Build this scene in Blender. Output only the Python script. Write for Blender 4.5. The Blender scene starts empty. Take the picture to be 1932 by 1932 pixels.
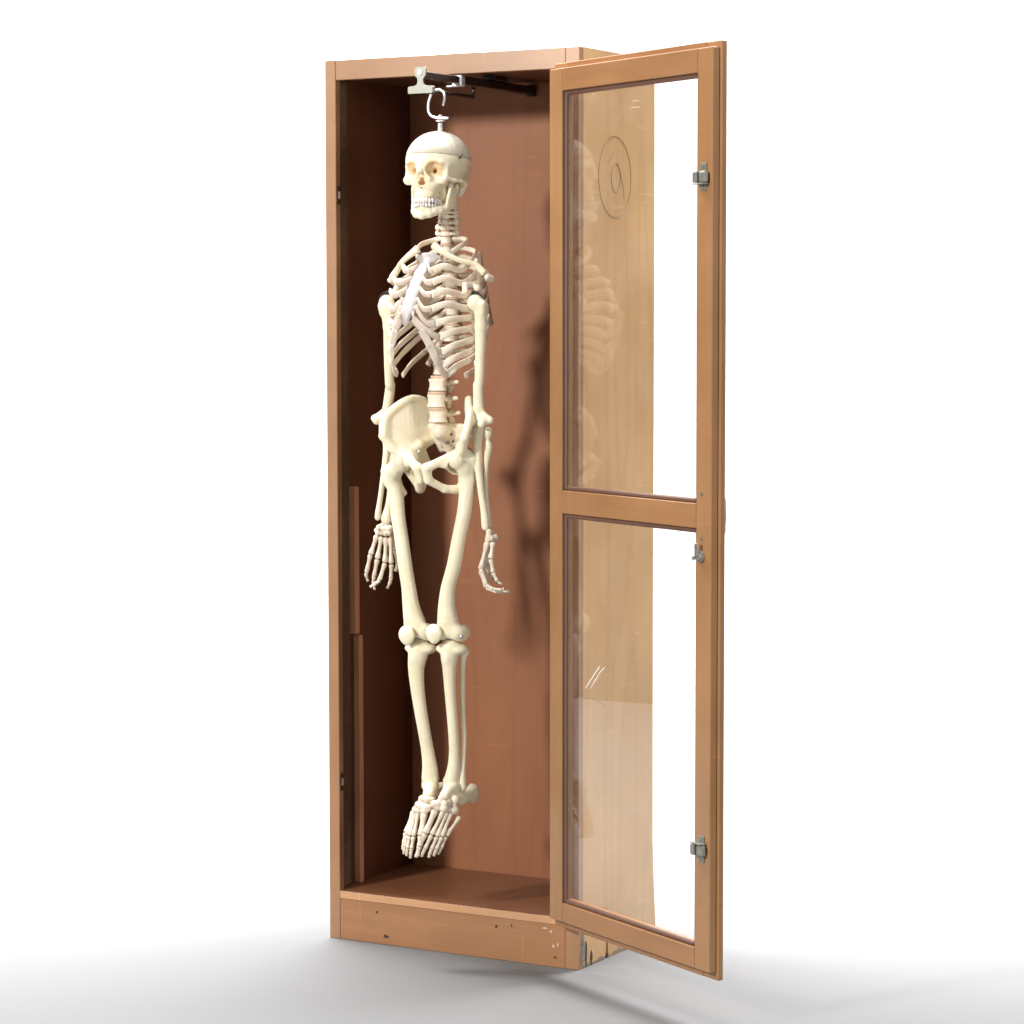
import bpy, math, random
import numpy as np
from mathutils import Vector, Matrix
random.seed(7)
sc = bpy.context.scene
PI = math.pi

# ------------------------------------------------------------------ camera
CF, CYAW, CPIT, CROLL = 5161.62, -0.517955, -0.070793, -0.001085
CPOS = np.array([3.681526, -5.5525, 1.521291])
_cy, _sy = math.cos(CYAW), math.sin(CYAW)
FW = np.array([_sy*math.cos(CPIT), _cy*math.cos(CPIT), math.sin(CPIT)])
_r = np.array([_cy, -_sy, 0.0]); _u = np.cross(_r, FW)
RT = _r*math.cos(CROLL)+_u*math.sin(CROLL); UP = -_r*math.sin(CROLL)+_u*math.cos(CROLL)
cd = bpy.data.cameras.new('camera'); co = bpy.data.objects.new('camera', cd); sc.collection.objects.link(co)
cd.sensor_width = 36; cd.lens = CF/1932*36; cd.clip_start = .1; cd.clip_end = 100
co.matrix_world = Matrix(((RT[0], UP[0], -FW[0], CPOS[0]), (RT[1], UP[1], -FW[1], CPOS[1]), (RT[2], UP[2], -FW[2], CPOS[2]), (0, 0, 0, 1)))
sc.camera = co

# ------------------------------------------------------------------ world, exposure
w = bpy.data.worlds.new('World'); sc.world = w; w.use_nodes = True
bg = w.node_tree.nodes['Background']; bg.inputs[0].default_value = (.95, .97, 1, 1); bg.inputs[1].default_value = .02
sc.view_settings.view_transform = 'Standard'; sc.view_settings.look = 'None'
sc.view_settings.exposure = 0; sc.view_settings.gamma = 1
sc.cycles.max_bounces = 10; sc.cycles.transparent_max_bounces = 12
sc.cycles.sample_clamp_indirect = 4

# ------------------------------------------------------------------ studio lamps and added fills
def area(name, loc, target, sx, sy, power, color=(1, 1, 1), shape='RECTANGLE', spread=180):
    l = bpy.data.lights.new(name, 'AREA'); l.shape = shape; l.size = sx
    if shape in ('RECTANGLE', 'ELLIPSE'): l.size_y = sy
    l.energy = power; l.color = color; l.spread = math.radians(spread)
    o = bpy.data.objects.new(name, l); sc.collection.objects.link(o); o.location = loc
    o.rotation_euler = (Vector(target)-Vector(loc)).to_track_quat('-Z', 'Y').to_euler()
    return o
area('key_lamp', (-1.2, -5.1, 3.2), (.4, 0, 1.2), .6, .6, 332, (1, .965, .90), 'DISK')
area('added_front_fill', (-.5, -5.4, 1.5), (.35, 0, 1.0), 2.2, 1.8, 46, (1, .965, .91))  # unseen soft fill, added to lighten the bones
area('side_lamp', (5.1, -1.7, 1.9), (.7, .1, 1.1), 1.0, 1.8, 110, (1, .97, .93))
# frame of the paper sweep, square to the camera
SR = np.array([RT[0], RT[1], 0]); SR /= np.linalg.norm(SR); SF = np.array([FW[0], FW[1], 0]); SF /= np.linalg.norm(SF)
S0 = np.array([.35, 0., 0.])
def SW(a, b, z): q = S0+SR*a+SF*b; return (float(q[0]), float(q[1]), z)
area('added_backdrop_fill', SW(0, 1.5, 5.6), SW(0, 3.9, 1.6), 6.5, 1.2, 3000, spread=135)  # unseen overhead light, added to turn the paper wall white
area('added_floor_fill', SW(0, .7, 5.6), SW(0, .5, 0), 6.5, 3.4, 530, spread=160)  # unseen overhead light, added to brighten the floor and weaken the key shadow

# ------------------------------------------------------------------ helpers
def link(o): sc.collection.objects.link(o); return o
def mesh_obj(name, vf, mat, parent=None, smooth=False, colors=None, origin=(0, 0, 0)):
    v, f = vf
    me = bpy.data.meshes.new(name); v = np.asarray(v, float)-np.array(origin)
    me.from_pydata(v.tolist(), [], [tuple(int(i) for i in q) for q in f]); me.validate(); me.update()
    if mat: me.materials.append(mat)
    if smooth: me.polygons.foreach_set('use_smooth', [True]*len(me.polygons))
    if colors is not None:
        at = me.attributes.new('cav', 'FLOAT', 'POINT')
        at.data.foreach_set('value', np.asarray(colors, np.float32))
    o = bpy.data.objects.new(name, me); o.location = origin
    link(o); o.parent = parent
    return o
def empty(name, loc=(0, 0, 0), rz=0):
    o = bpy.data.objects.new(name, None); o.location = loc; o.rotation_euler = (0, 0, rz); o.empty_display_size = .1
    return link(o)
def tag(o, label=None, cat=None, group=None, kind=None):
    for k, x in (('label', label), ('category', cat), ('group', group), ('kind', kind)):
        if x: o[k] = x
    return o
def join(*parts):
    V = []; F = []; n = 0
    for v, f in parts:
        V.extend([tuple(p) for p in v]); F.extend([tuple(i+n for i in q) for q in f]); n += len(v)
    return V, F
def box(x0, x1, y0, y1, z0, z1, bev=.0012):
    """box with chamfered edges (vertices of a bevelled cube)"""
    import itertools
    b = min(bev, (x1-x0)*.3, (y1-y0)*.3, (z1-z0)*.3)
    lo = (x0, y0, z0); hi = (x1, y1, z1)
    V = []; idx = {}
    for s in itertools.product((0, 1), repeat=3):
        c = [hi[i] if s[i] else lo[i] for i in range(3)]
        for ax in range(3):
            p = [c[i] if i == ax else c[i]+(-b if s[i] else b) for i in range(3)]
            idx[(s, ax)] = len(V); V.append(tuple(p))
    F = []
    def quad(ids):
        P = [np.array(V[i]) for i in ids]
        n = np.cross(P[1]-P[0], P[2]-P[0]); cen = np.mean(P, 0); mid = np.array([(x0+x1)/2, (y0+y1)/2, (z0+z1)/2])
        ext = np.array([x1-x0, y1-y0, z1-z0])/2
        if np.dot(n, (cen-mid)/ext) < 0: ids = ids[::-1]
        F.append(tuple(ids))
    for ax in range(3):
        o = [i for i in range(3) if i != ax]
        for s in (0, 1):
            ids = []
            for a, b_ in ((0, 0), (1, 0), (1, 1), (0, 1)):
                k = [0, 0, 0]; k[ax] = s; k[o[0]] = a; k[o[1]] = b_; ids.append(idx[(tuple(k), ax)])
            quad(ids)
        for a, b_ in itertools.product((0, 1), repeat=2):   # edges along ax
            k0 = [0, 0, 0]; k0[ax] = 0; k0[o[0]] = a; k0[o[1]] = b_; k1 = list(k0); k1[ax] = 1
            quad([idx[(tuple(k0), o[0])], idx[(tuple(k1), o[0])], idx[(tuple(k1), o[1])], idx[(tuple(k0), o[1])]])
    for s in itertools.product((0, 1), repeat=3): quad([idx[(s, 0)], idx[(s, 1)], idx[(s, 2)]])
    return V, F
def crom(P, n):
    P = [np.array(p, float) for p in P]; P = [2*P[0]-P[1]]+P+[2*P[-1]-P[-2]]; out = []
    for i in range(1, len(P)-2):
        for k in range(n):
            t = k/n
            out.append(.5*((2*P[i])+(-P[i-1]+P[i+1])*t+(2*P[i-1]-5*P[i]+4*P[i+1]-P[i+2])*t*t+(-P[i-1]+3*P[i]-3*P[i+1]+P[i+2])*t**3))
    out.append(P[-2]); return np.array(out)
def loft(path, ra, rb=None, up=(0, 0, 1), seg=10, cap=True):
    """tube along path; ra is the half-size across 'up', rb the half-size along 'up'"""
    path = np.asarray(path, float); n = len(path)
    ra = np.full(n, ra) if np.isscalar(ra) else np.interp(np.linspace(0, 1, n), np.linspace(0, 1, len(ra)), ra)
    if rb is None: rb = ra
    else: rb = np.full(n, rb) if np.isscalar(rb) else np.interp(np.linspace(0, 1, n), np.linspace(0, 1, len(rb)), rb)
    T = np.gradient(path, axis=0); T /= np.linalg.norm(T, axis=1)[:, None]+1e-12
    V = []; F = []
    upv = np.array(up, float); prev = None
    for i in range(n):
        U = upv-T[i]*np.dot(upv, T[i]) if prev is None or np.isscalar(up) is False and up != 'pt' else prev-T[i]*np.dot(prev, T[i])
        if np.linalg.norm(U) < 1e-3: U = (prev if prev is not None else np.array([1, .3, .2])); U = U-T[i]*np.dot(U, T[i])
        U /= np.linalg.norm(U); prev = U; R = np.cross(T[i], U)
        for k in range(seg):
            a = 2*PI*k/seg; V.append(path[i]+R*math.cos(a)*ra[i]+U*math.sin(a)*rb[i])
    for i in range(n-1):
        for k in range(seg):
            a = i*seg+k; b = i*seg+(k+1) % seg; F.append((a, b, b+seg, a+seg))
    if cap:
        F.append(tuple(range(seg))[::-1]); F.append(tuple((n-1)*seg+k for k in range(seg)))
    return V, F
def tube(path, r, seg=8):   # parallel-transport frame
    path = np.asarray(path, float); n = len(path)
    T = np.gradient(path, axis=0); T /= np.linalg.norm(T, axis=1)[:, None]+1e-12
    r = np.full(n, r) if np.isscalar(r) else np.interp(np.linspace(0, 1, n), np.linspace(0, 1, len(r)), r)
    U = np.cross(T[0], [.31, .22, .92]); U /= np.linalg.norm(U); V = []; F = []
    for i in range(n):
        U = U-T[i]*np.dot(U, T[i]); U /= np.linalg.norm(U); R = np.cross(T[i], U)
        for k in range(seg):
            a = 2*PI*k/seg; V.append(path[i]+U*math.cos(a)*r[i]+R*math.sin(a)*r[i])
    for i in range(n-1):
        for k in range(seg):
            a = i*seg+k; b = i*seg+(k+1) % seg; F.append((a, b, b+seg, a+seg))
    F.append(tuple(range(seg))[::-1]); F.append(tuple((n-1)*seg+k for k in range(seg)))
    return V, F
def cylz(c, d, r, h, seg=20):
    d = np.array(d, float); d /= np.linalg.norm(d); c = np.array(c, float)
    return tube([c, c+d*h*.5, c+d*h], r, seg)
def prism(poly, x0, x1):
    """polygon in (y,z), extruded in x; counter-clockwise seen from +x"""
    n = len(poly); V = [(x0, y, z) for y, z in poly]+[(x1, y, z) for y, z in poly]
    F = [tuple(range(n))[::-1], tuple(range(n, 2*n))]
    for i in range(n): j = (i+1) % n; F.append((i, j, n+j, n+i))
    return V, F

# ---- signed-distance modelling: bones are smooth unions of round cones, ellipsoids and plates
def _sd(p, P):
    k = p[0]
    if k == 'rc':
        a, b, r1, r2 = np.array(p[1], float), np.array(p[2], float), p[3], p[4]
        ba = b-a; L2 = ba@ba+1e-12; t = np.clip(((P-a)@ba)/L2, 0, 1)
        return np.linalg.norm(P-a-t[..., None]*ba, axis=-1)-(r1+(r2-r1)*t)
    if k == 'e':
        c, r = np.array(p[1], float), np.array(p[2], float); q = P-c
        if len(p) > 3 and p[3] is not None: q = q@np.array(p[3])
        k0 = np.linalg.norm(q/r, axis=-1); k1 = np.linalg.norm(q/(r*r), axis=-1)+1e-9
        return k0*(k0-1)/k1
    if k == 'ch':
        d = None
        for i in range(len(p[1])-1):
            e = _sd(('rc', p[1][i], p[1][i+1], p[2][i], p[2][i+1]), P); d = e if d is None else np.minimum(d, e)
        return d
    if k == 'cy':
        c, rx, ry, hh, wa = np.array(p[1], float), p[2], p[3], p[4], p[5]; q = P-c
        m = min(rx, ry); zz = np.clip(q[..., 2]/hh, -1, 1)
        rad = (np.sqrt((q[..., 0]/rx)**2+(q[..., 1]/ry)**2)-1+wa*(1-zz**2))*m; ez = np.abs(q[..., 2])-hh
        o = .0015
        return np.minimum(np.maximum(rad+o, ez+o), 0)+np.hypot(np.maximum(rad+o, 0), np.maximum(ez+o, 0))-o
    if k == 't':
        a, b, c, r = [np.array(x, float) for x in p[1:4]]+[p[4]]
        ba, cb, ac = b-a, c-b, a-c; n = np.cross(ba, ac)
        pa, pb, pc = P-a, P-b, P-c
        s = np.sign(pa@np.cross(ba, n))+np.sign(pb@np.cross(cb, n))+np.sign(pc@np.cross(ac, n))
        def seg(x, e): t = np.clip((x@e)/(e@e), 0, 1); y = e*t[..., None]-x; return (y*y).sum(-1)
        ed = np.minimum(np.minimum(seg(pa, ba), seg(pb, cb)), seg(pc, ac))
        return np.sqrt(np.where(s < 2, ed, (pa@n)**2/(n@n)))-r
def _bb(p):
    k = p[0]
    if k == 'rc': q = np.array([p[1], p[2]]); r = max(p[3], p[4]); return q.min(0)-r, q.max(0)+r
    if k == 'e':
        c = np.array(p[1]); r = np.array(p[2]) if len(p) < 4 or p[3] is None else np.full(3, max(p[2])); return c-r, c+r
    if k == 'ch': q = np.array(p[1]); r = max(p[2]); return q.min(0)-r, q.max(0)+r
    if k == 'cy': c = np.array(p[1]); r = np.array([p[2], p[3], p[4]]); return c-r, c+r
    if k == 't': q = np.array(p[1:4]); return q.min(0)-p[4], q.max(0)+p[4]
def mir(ps):
    out = []
    for s in ps:
        op, k, p = s; p = list(p); M = lambda v: (-v[0], v[1], v[2])
        if p[0] == 'rc': p[1] = M(p[1]); p[2] = M(p[2])
        elif p[0] == 'e': p[1] = M(p[1])
        elif p[0] == 't': p[1], p[2], p[3] = M(p[1]), M(p[2]), M(p[3])
        out.append((op, k, tuple(p)))
    return out
def sdf(prims, h=.0022, smooth=1, noise=0):
    """prims: (op, k, prim); op '+', '-'. returns verts, faces, cavity"""
    B = [_bb(p[2]) for p in prims if p[0] == '+']
    lo = np.min([b[0] for b in B], 0)-3*h; hi = np.max([b[1] for b in B], 0)+3*h
    n = np.ceil((hi-lo)/h).astype(int)+1
    ax = [lo[i]+h*np.arange(n[i]) for i in range(3)]
    f = np.full(n, .05); cav = np.zeros(n, np.float32)
    for op, k, p in prims:
        a, b = _bb(p); m = k+3*h
        i0 = np.maximum(((a-m-lo)/h).astype(int), 0); i1 = np.minimum(((b+m-lo)/h).astype(int)+2, n)
        if (i1 <= i0).any(): continue
        sl = tuple(slice(i0[i], i1[i]) for i in range(3))
        P = np.stack(np.meshgrid(ax[0][sl[0]], ax[1][sl[1]], ax[2][sl[2]], indexing='ij'), -1)
        d = _sd(p, P); g = f[sl]
        if op == '+':
            if k > 0: t = np.clip(.5+.5*(g-d)/k, 0, 1); f[sl] = g+(d-g)*t-k*t*(1-t)
            else: f[sl] = np.minimum(g, d)
            cav[sl] = np.where(d < g-.0005, cav[sl]*0, cav[sl])
        else:
            d = -d
            if k > 0: t = np.clip(.5+.5*(d-g)/k, 0, 1); f[sl] = g+(d-g)*t+k*t*(1-t)
            else: f[sl] = np.maximum(g, d)
            if op == '-': cav[sl] = np.maximum(cav[sl], np.clip(1+(d-g)/.004, 0, 1))
    # surface nets
    s = f < 0
    c = [(i, j, k) for i in (0, 1) for j in (0, 1) for k in (0, 1)]
    sh = tuple(x-1 for x in f.shape)
    get = lambda A, o: A[o[0]:o[0]+sh[0], o[1]:o[1]+sh[1], o[2]:o[2]+sh[2]]
    cnt = sum(get(s, o).astype(np.int8) for o in c); act = (cnt > 0) & (cnt < 8)
    I = np.argwhere(act); idx = np.full(sh, -1); idx[act] = np.arange(len(I))
    acc = np.zeros((len(I), 3)); num = np.zeros(len(I))
    for o in c:
        for a in range(3):
            if o[a]: continue
            q = list(o); q[a] = 1
            f0 = f[I[:, 0]+o[0], I[:, 1]+o[1], I[:, 2]+o[2]]; f1 = f[I[:, 0]+q[0], I[:, 1]+q[1], I[:, 2]+q[2]]
            m = (f0 < 0) != (f1 < 0); t = np.where(m, f0/np.where(m, f0-f1, 1), 0)
            e = np.array(o, float)[None, :].repeat(len(I), 0); e[:, a] += t
            acc[m] += e[m]; num[m] += 1
    V = lo+h*(I+acc/num[:, None]); cv = cav[I[:, 0], I[:, 1], I[:, 2]]
    F = []
    for a in range(3):
        b, d = (a+1) % 3, (a+2) % 3
        A = np.moveaxis(s, a, 0); e = A[:-1] != A[1:]; e = np.moveaxis(e, 0, a)
        J = np.argwhere(e); J = J[(J[:, b] > 0) & (J[:, d] > 0) & (J[:, b] < sh[b]) & (J[:, d] < sh[d])]
        def ix(db, dd): K = J.copy(); K[:, b] -= db; K[:, d] -= dd; return idx[K[:, 0], K[:, 1], K[:, 2]]
        q = np.stack([ix(0, 0), ix(1, 0), ix(1, 1), ix(0, 1)], 1)
        ins = s[J[:, 0], J[:, 1], J[:, 2]]
        q[~ins] = q[~ins][:, ::-1]; F.append(q)
    F = np.concatenate(F); F = F[(F >= 0).all(1)]
    for _ in range(smooth):
        S = np.zeros_like(V); N = np.zeros(len(V))
        for i, j in ((0, 1), (1, 2), (2, 3), (3, 0)):
            np.add.at(S, F[:, i], V[F[:, j]]); np.add.at(S, F[:, j], V[F[:, i]]); np.add.at(N, F[:, i], 1); np.add.at(N, F[:, j], 1)
        V = V*.5+.5*S/N[:, None]
    return V, F, cv

# ------------------------------------------------------------------ materials
def nmat(name):
    m = bpy.data.materials.new(name); m.use_nodes = True; nt = m.node_tree
    return m, nt, nt.nodes['Principled BSDF']
def N(nt, t, **kw):
    n = nt.nodes.new(t)
    for k, v in kw.items():
        if k in n.inputs: n.inputs[k].default_value = v
        else: setattr(n, k, v)
    return n
def ramp(nt, stops):
    r = nt.nodes.new('ShaderNodeValToRGB'); e = r.color_ramp.elements
    while len(e) < len(stops): e.new(.5)
    for x, (p, c) in zip(e, stops): x.position = p; x.color = (c[0], c[1], c[2], 1)
    return r
def mixc(nt, fac, a, b, mode='MIX'):
    m = nt.nodes.new('ShaderNodeMix'); m.data_type = 'RGBA'; m.blend_type = mode
    for s, v in ((m.inputs[0], fac), (m.inputs[6], a), (m.inputs[7], b)):
        if hasattr(v, 'is_output') or hasattr(v, 'links'): nt.links.new(v, s)
        elif isinstance(v, (int, float)): s.default_value = v
        else: s.default_value = (v[0], v[1], v[2], 1)
    return m.outputs[2]
def sc3(c, k): return tuple(x*k for x in c)
def wood(name, col, axis='z', rough=.38, contrast=.16, rings=0, seed=0., worn=0, spots=.0, coat=.15):
    m, nt, b = nmat(name); L = nt.links
    tc = N(nt, 'ShaderNodeTexCoord'); mp = N(nt, 'ShaderNodeMapping')
    k = {'x': (1.1, 20, 20), 'y': (20, 1.1, 20), 'z': (20, 20, 1.1)}[axis]
    mp.inputs['Scale'].default_value = k; mp.inputs['Location'].default_value = (seed, seed*1.7, seed*.6)
    L.new(tc.outputs['Object'], mp.inputs[0])
    n1 = N(nt, 'ShaderNodeTexNoise', Scale=1.3, Detail=3., Roughness=.6, Distortion=.4); L.new(mp.outputs[0], n1.inputs[0])
    mp2 = N(nt, 'ShaderNodeMapping'); mp2.inputs['Scale'].default_value = tuple(x*9 if x > 5 else x*3 for x in k)
    L.new(tc.outputs['Object'], mp2.inputs[0])
    n2 = N(nt, 'ShaderNodeTexNoise', Scale=1.6, Detail=2., Roughness=.7); L.new(mp2.outputs[0], n2.inputs[0])
    n3 = N(nt, 'ShaderNodeTexNoise', Scale=3.2, Detail=4., Roughness=.6); L.new(tc.outputs['Object'], n3.inputs[0])
    c1 = mixc(nt, n1.outputs[0], sc3(col, 1-contrast), sc3(col, 1+contrast))
    r2 = ramp(nt, [(.35, sc3(col, 1-contrast*.9)), (.62, sc3(col, 1+contrast*.3))]); L.new(n2.outputs[0], r2.inputs[0])
    c = mixc(nt, .35, c1, r2.outputs[0])
    r3 = ramp(nt, [(.3, (.84, .80, .76)), (.7, (1.08, 1.08, 1.1))]); L.new(n3.outputs[0], r3.inputs[0])
    c = mixc(nt, .75, c, r3.outputs[0], 'MULTIPLY')
    if rings:
        mp4 = N(nt, 'ShaderNodeMapping'); s4 = {'x': (.35, 3, 3), 'y': (3, .35, 3), 'z': (3, 3, .28)}[axis]
        mp4.inputs['Scale'].default_value = s4; mp4.inputs['Location'].default_value = (seed*.3, seed, .3+seed)
        L.new(tc.outputs['Object'], mp4.inputs[0])
        n4 = N(nt, 'ShaderNodeTexNoise', Scale=1.2, Detail=1.5, Roughness=.45); L.new(mp4.outputs[0], n4.inputs[0])
        mu = N(nt, 'ShaderNodeMath', operation='MULTIPLY'); mu.inputs[1].default_value = 16; L.new(n4.outputs[0], mu.inputs[0])
        fr = N(nt, 'ShaderNodeMath', operation='PINGPONG'); fr.inputs[1].default_value = .5; L.new(mu.outputs[0], fr.inputs[0])
        r4 = ramp(nt, [(0, (.86, .80, .72)), (.14, (.97, .96, .95)), (.5, (1.02, 1.02, 1.02))]); L.new(fr.outputs[0], r4.inputs[0])
        c = mixc(nt, rings, c, r4.outputs[0], 'MULTIPLY')
    mps = N(nt, 'ShaderNodeMapping'); mps.inputs['Scale'].default_value = {'x': (60, 60, 4), 'y': (60, 60, 4), 'z': (7, 7, 95)}[axis]; mps.inputs['Rotation'].default_value = (.12, .16, .05)
    L.new(tc.outputs['Object'], mps.inputs[0]); ns = N(nt, 'ShaderNodeTexNoise', Scale=1., Detail=2., Roughness=.5, Distortion=.3); L.new(mps.outputs[0], ns.inputs[0])
    r6 = ramp(nt, [(.70, (1, 1, 1)), (.735, (1.22, 1.24, 1.28))]); L.new(ns.outputs[0], r6.inputs[0])
    c = mixc(nt, .8, c, r6.outputs[0], 'MULTIPLY')
    nb = N(nt, 'ShaderNodeTexNoise', Scale=1.1, Detail=5., Roughness=.7, Distortion=.6); L.new(tc.outputs['Object'], nb.inputs[0])
    r7 = ramp(nt, [(.35, (.88, .86, .84)), (.65, (1.06, 1.05, 1.04))]); L.new(nb.outputs[0], r7.inputs[0])
    c = mixc(nt, .8, c, r7.outputs[0], 'MULTIPLY')
    if spots:   # small nail holes and dark flecks
        v = N(nt, 'ShaderNodeTexVoronoi', Scale=9., Randomness=1.); L.new(tc.outputs['Object'], v.inputs[0])
        r5 = ramp(nt, [(.012, (.25, .16, .12)), (.03, (1, 1, 1))]); L.new(v.outputs['Distance'], r5.inputs[0])
        c = mixc(nt, spots, c, r5.outputs[0], 'MULTIPLY')
    if worn:    # scuffed grey patches near the foot of the board, by object height
        sx = N(nt, 'ShaderNodeSeparateXYZ'); L.new(tc.outputs['Object'], sx.inputs[0])
        mr = N(nt, 'ShaderNodeMapRange'); mr.inputs[1].default_value = .0; mr.inputs[2].default_value = worn; mr.inputs[3].default_value = .66; mr.inputs[4].default_value = .0
        L.new(sx.outputs[2], mr.inputs[0])
        nw = N(nt, 'ShaderNodeTexNoise', Scale=26., Detail=5., Roughness=.7); L.new(tc.outputs['Object'], nw.inputs[0])
        lt = N(nt, 'ShaderNodeMath', operation='LESS_THAN'); L.new(nw.outputs[0], lt.inputs[0]); L.new(mr.outputs[0], lt.inputs[1])
        c = mixc(nt, lt.outputs[0], c, mixc(nt, n2.outputs[0], (.10, .075, .055), (.36, .27, .19)))
    L.new(c, b.inputs['Base Color'])
    rr = N(nt, 'ShaderNodeMapRange'); rr.inputs[3].default_value = rough-.07; rr.inputs[4].default_value = rough+.12; L.new(n3.outputs[0], rr.inputs[0]); L.new(rr.outputs[0], b.inputs['Roughness'])
    b.inputs['Coat Weight'].default_value = coat; b.inputs['Coat Roughness'].default_value = .22
    bp = N(nt, 'ShaderNodeBump', Strength=.12, Distance=.0008); L.new(n2.outputs[0], bp.inputs['Height']); L.new(bp.outputs[0], b.inputs['Normal'])
    return m
FRONT = (.365, .200, .105)
m_frame = wood('varnished_wood_upright', FRONT, 'z', .36, .12, spots=.35)
m_rail = wood('varnished_wood_crosswise', FRONT, 'x', .36, .12, seed=2)
m_kick = wood('scuffed_varnished_wood', (.37, .180, .080), 'x', .42, .26, seed=5, spots=.9)
m_edge = wood('worn_board_edge', (.56, .31, .16), 'x', .45, .15, seed=8)
m_side = wood('maple_plywood', (.60, .375, .185), 'z', .42, .07, rings=.5, seed=1.3, worn=.03)
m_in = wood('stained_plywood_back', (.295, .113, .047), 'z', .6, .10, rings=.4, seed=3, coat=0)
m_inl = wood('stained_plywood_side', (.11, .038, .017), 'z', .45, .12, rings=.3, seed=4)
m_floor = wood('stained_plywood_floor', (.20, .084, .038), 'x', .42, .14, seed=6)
m_door = wood('door_wood_upright', (.345, .182, .080), 'z', .34, .14, rings=.25, seed=9, spots=.2)
m_doorx = wood('door_wood_crosswise', (.34, .172, .078), 'x', .34, .16, rings=.3, seed=12)
m_stop = wood('dark_glass_moulding', (.15, .078, .056), 'z', .4, .12, seed=11)
m_batt = wood('bare_wood_batten', (.60, .31, .18), 'z', .6, .25, seed=15, spots=.6, coat=0)

def plain(name, col, rough=.4, metal=0., sss=0, noise=.1, bump=0.):
    m, nt, b = nmat(name); L = nt.links
    tc = N(nt, 'ShaderNodeTexCoord'); n = N(nt, 'ShaderNodeTexNoise', Scale=60., Detail=4., Roughness=.6); L.new(tc.outputs['Object'], n.inputs[0])
    L.new(mixc(nt, n.outputs[0], sc3(col, 1-noise), sc3(col, 1+noise)), b.inputs['Base Color'])
    b.inputs['Roughness'].default_value = rough; b.inputs['Metallic'].default_value = metal
    if bump:
        bp = N(nt, 'ShaderNodeBump', Strength=bump, Distance=.001); L.new(n.outputs[0], bp.inputs['Height']); L.new(bp.outputs[0], b.inputs['Normal'])
    return m
m_steel = plain('dull_steel', (.46, .46, .44), .38, .85)
m_nickel = plain('grey_painted_steel', (.25, .25, .22), .42, .4)
m_white_metal = plain('bright_wire_steel', (.80, .80, .84), .3, .35)
m_dark = plain('dark_steel_tube', (.07, .055, .045), .35, .6)
m_wire = plain('black_wire', (.06, .06, .07), .4, .7)
m_ink_and_reflection = plain('grey_ink_and_reflection', (.20, .155, .115), .6)  # drawn spiral, and the reflected arc painted on the glass
m_felt = plain('dark_felt_strip', (.13, .08, .045), .9, noise=.4)
m_paper = plain('pale_grey_paper', (.11, .11, .1105), .75, noise=.004)
def bonemat(name, col, dark, rough, sss=.12):
    m, nt, b = nmat(name); L = nt.links
    tc = N(nt, 'ShaderNodeTexCoord')
    n = N(nt, 'ShaderNodeTexNoise', Scale=14., Detail=5., Roughness=.65); L.new(tc.outputs['Object'], n.inputs[0])
    n2 = N(nt, 'ShaderNodeTexNoise', Scale=130., Detail=3., Roughness=.6); L.new(tc.outputs['Object'], n2.inputs[0])
    r = ramp(nt, [(.32, dark), (.52, col), (.75, sc3(col, 1.03))]); L.new(n.outputs[0], r.inputs[0])
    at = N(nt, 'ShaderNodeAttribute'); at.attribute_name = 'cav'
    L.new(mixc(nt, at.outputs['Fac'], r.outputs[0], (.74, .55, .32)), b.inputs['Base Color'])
    b.inputs['Roughness'].default_value = rough; b.inputs['Subsurface Weight'].default_value = sss
    b.inputs['Subsurface Radius'].default_value = (.016, .010, .006); b.inputs['Subsurface Scale'].default_value = 1.0
    bp = N(nt, 'ShaderNodeBump', Strength=.18, Distance=.0015); L.new(n2.outputs[0], bp.inputs['Height'])
    bp2 = N(nt, 'ShaderNodeBump', Strength=.35, Distance=.004); L.new(n.outputs[0], bp2.inputs['Height']); L.new(bp.outputs[0], bp2.inputs['Normal'])
    L.new(bp2.outputs[0], b.inputs['Normal'])
    return m
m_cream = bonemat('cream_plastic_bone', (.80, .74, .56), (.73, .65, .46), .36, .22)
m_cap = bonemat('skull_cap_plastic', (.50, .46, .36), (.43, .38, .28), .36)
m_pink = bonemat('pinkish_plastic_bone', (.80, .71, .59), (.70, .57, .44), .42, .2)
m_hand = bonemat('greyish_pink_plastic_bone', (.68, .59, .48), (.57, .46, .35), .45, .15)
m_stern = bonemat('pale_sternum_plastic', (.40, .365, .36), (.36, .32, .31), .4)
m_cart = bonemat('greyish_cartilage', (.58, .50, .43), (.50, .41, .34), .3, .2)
m_disc = plain('tan_rubber_disc', (.56, .39, .28), .5)
m_tooth = plain('white_teeth', (.82, .80, .78), .25, noise=.03)
m_glass = bpy.data.materials.new('window_glass'); m_glass.use_nodes = True
nt = m_glass.node_tree; nt.nodes.clear(); L = nt.links
o_ = N(nt, 'ShaderNodeOutputMaterial'); mx = N(nt, 'ShaderNodeMixShader'); tr = N(nt, 'ShaderNodeBsdfTransparent'); gl = N(nt, 'ShaderNodeBsdfGlossy')
tr.inputs[0].default_value = (.985, .985, .98, 1); gl.inputs['Roughness'].default_value = .0
fr = N(nt, 'ShaderNodeFresnel'); ge = N(nt, 'ShaderNodeNewGeometry'); io = N(nt, 'ShaderNodeMapRange'); io.inputs[3].default_value = 1.45; io.inputs[4].default_value = 1/1.45
L.new(ge.outputs['Backfacing'], io.inputs[0]); L.new(io.outputs[0], fr.inputs[0]); L.new(fr.outputs[0], mx.inputs[0]); L.new(tr.outputs[0], mx.inputs[1]); L.new(gl.outputs[0], mx.inputs[2]); df = N(nt, 'ShaderNodeBsdfDiffuse'); df.inputs[0].default_value = (.8, .78, .74, 1); m2 = N(nt, 'ShaderNodeMixShader')
tcg = N(nt, 'ShaderNodeTexCoord'); ng = N(nt, 'ShaderNodeTexNoise', Scale=5., Detail=6., Roughness=.7, Distortion=.8); L.new(tcg.outputs['Object'], ng.inputs[0])
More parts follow.
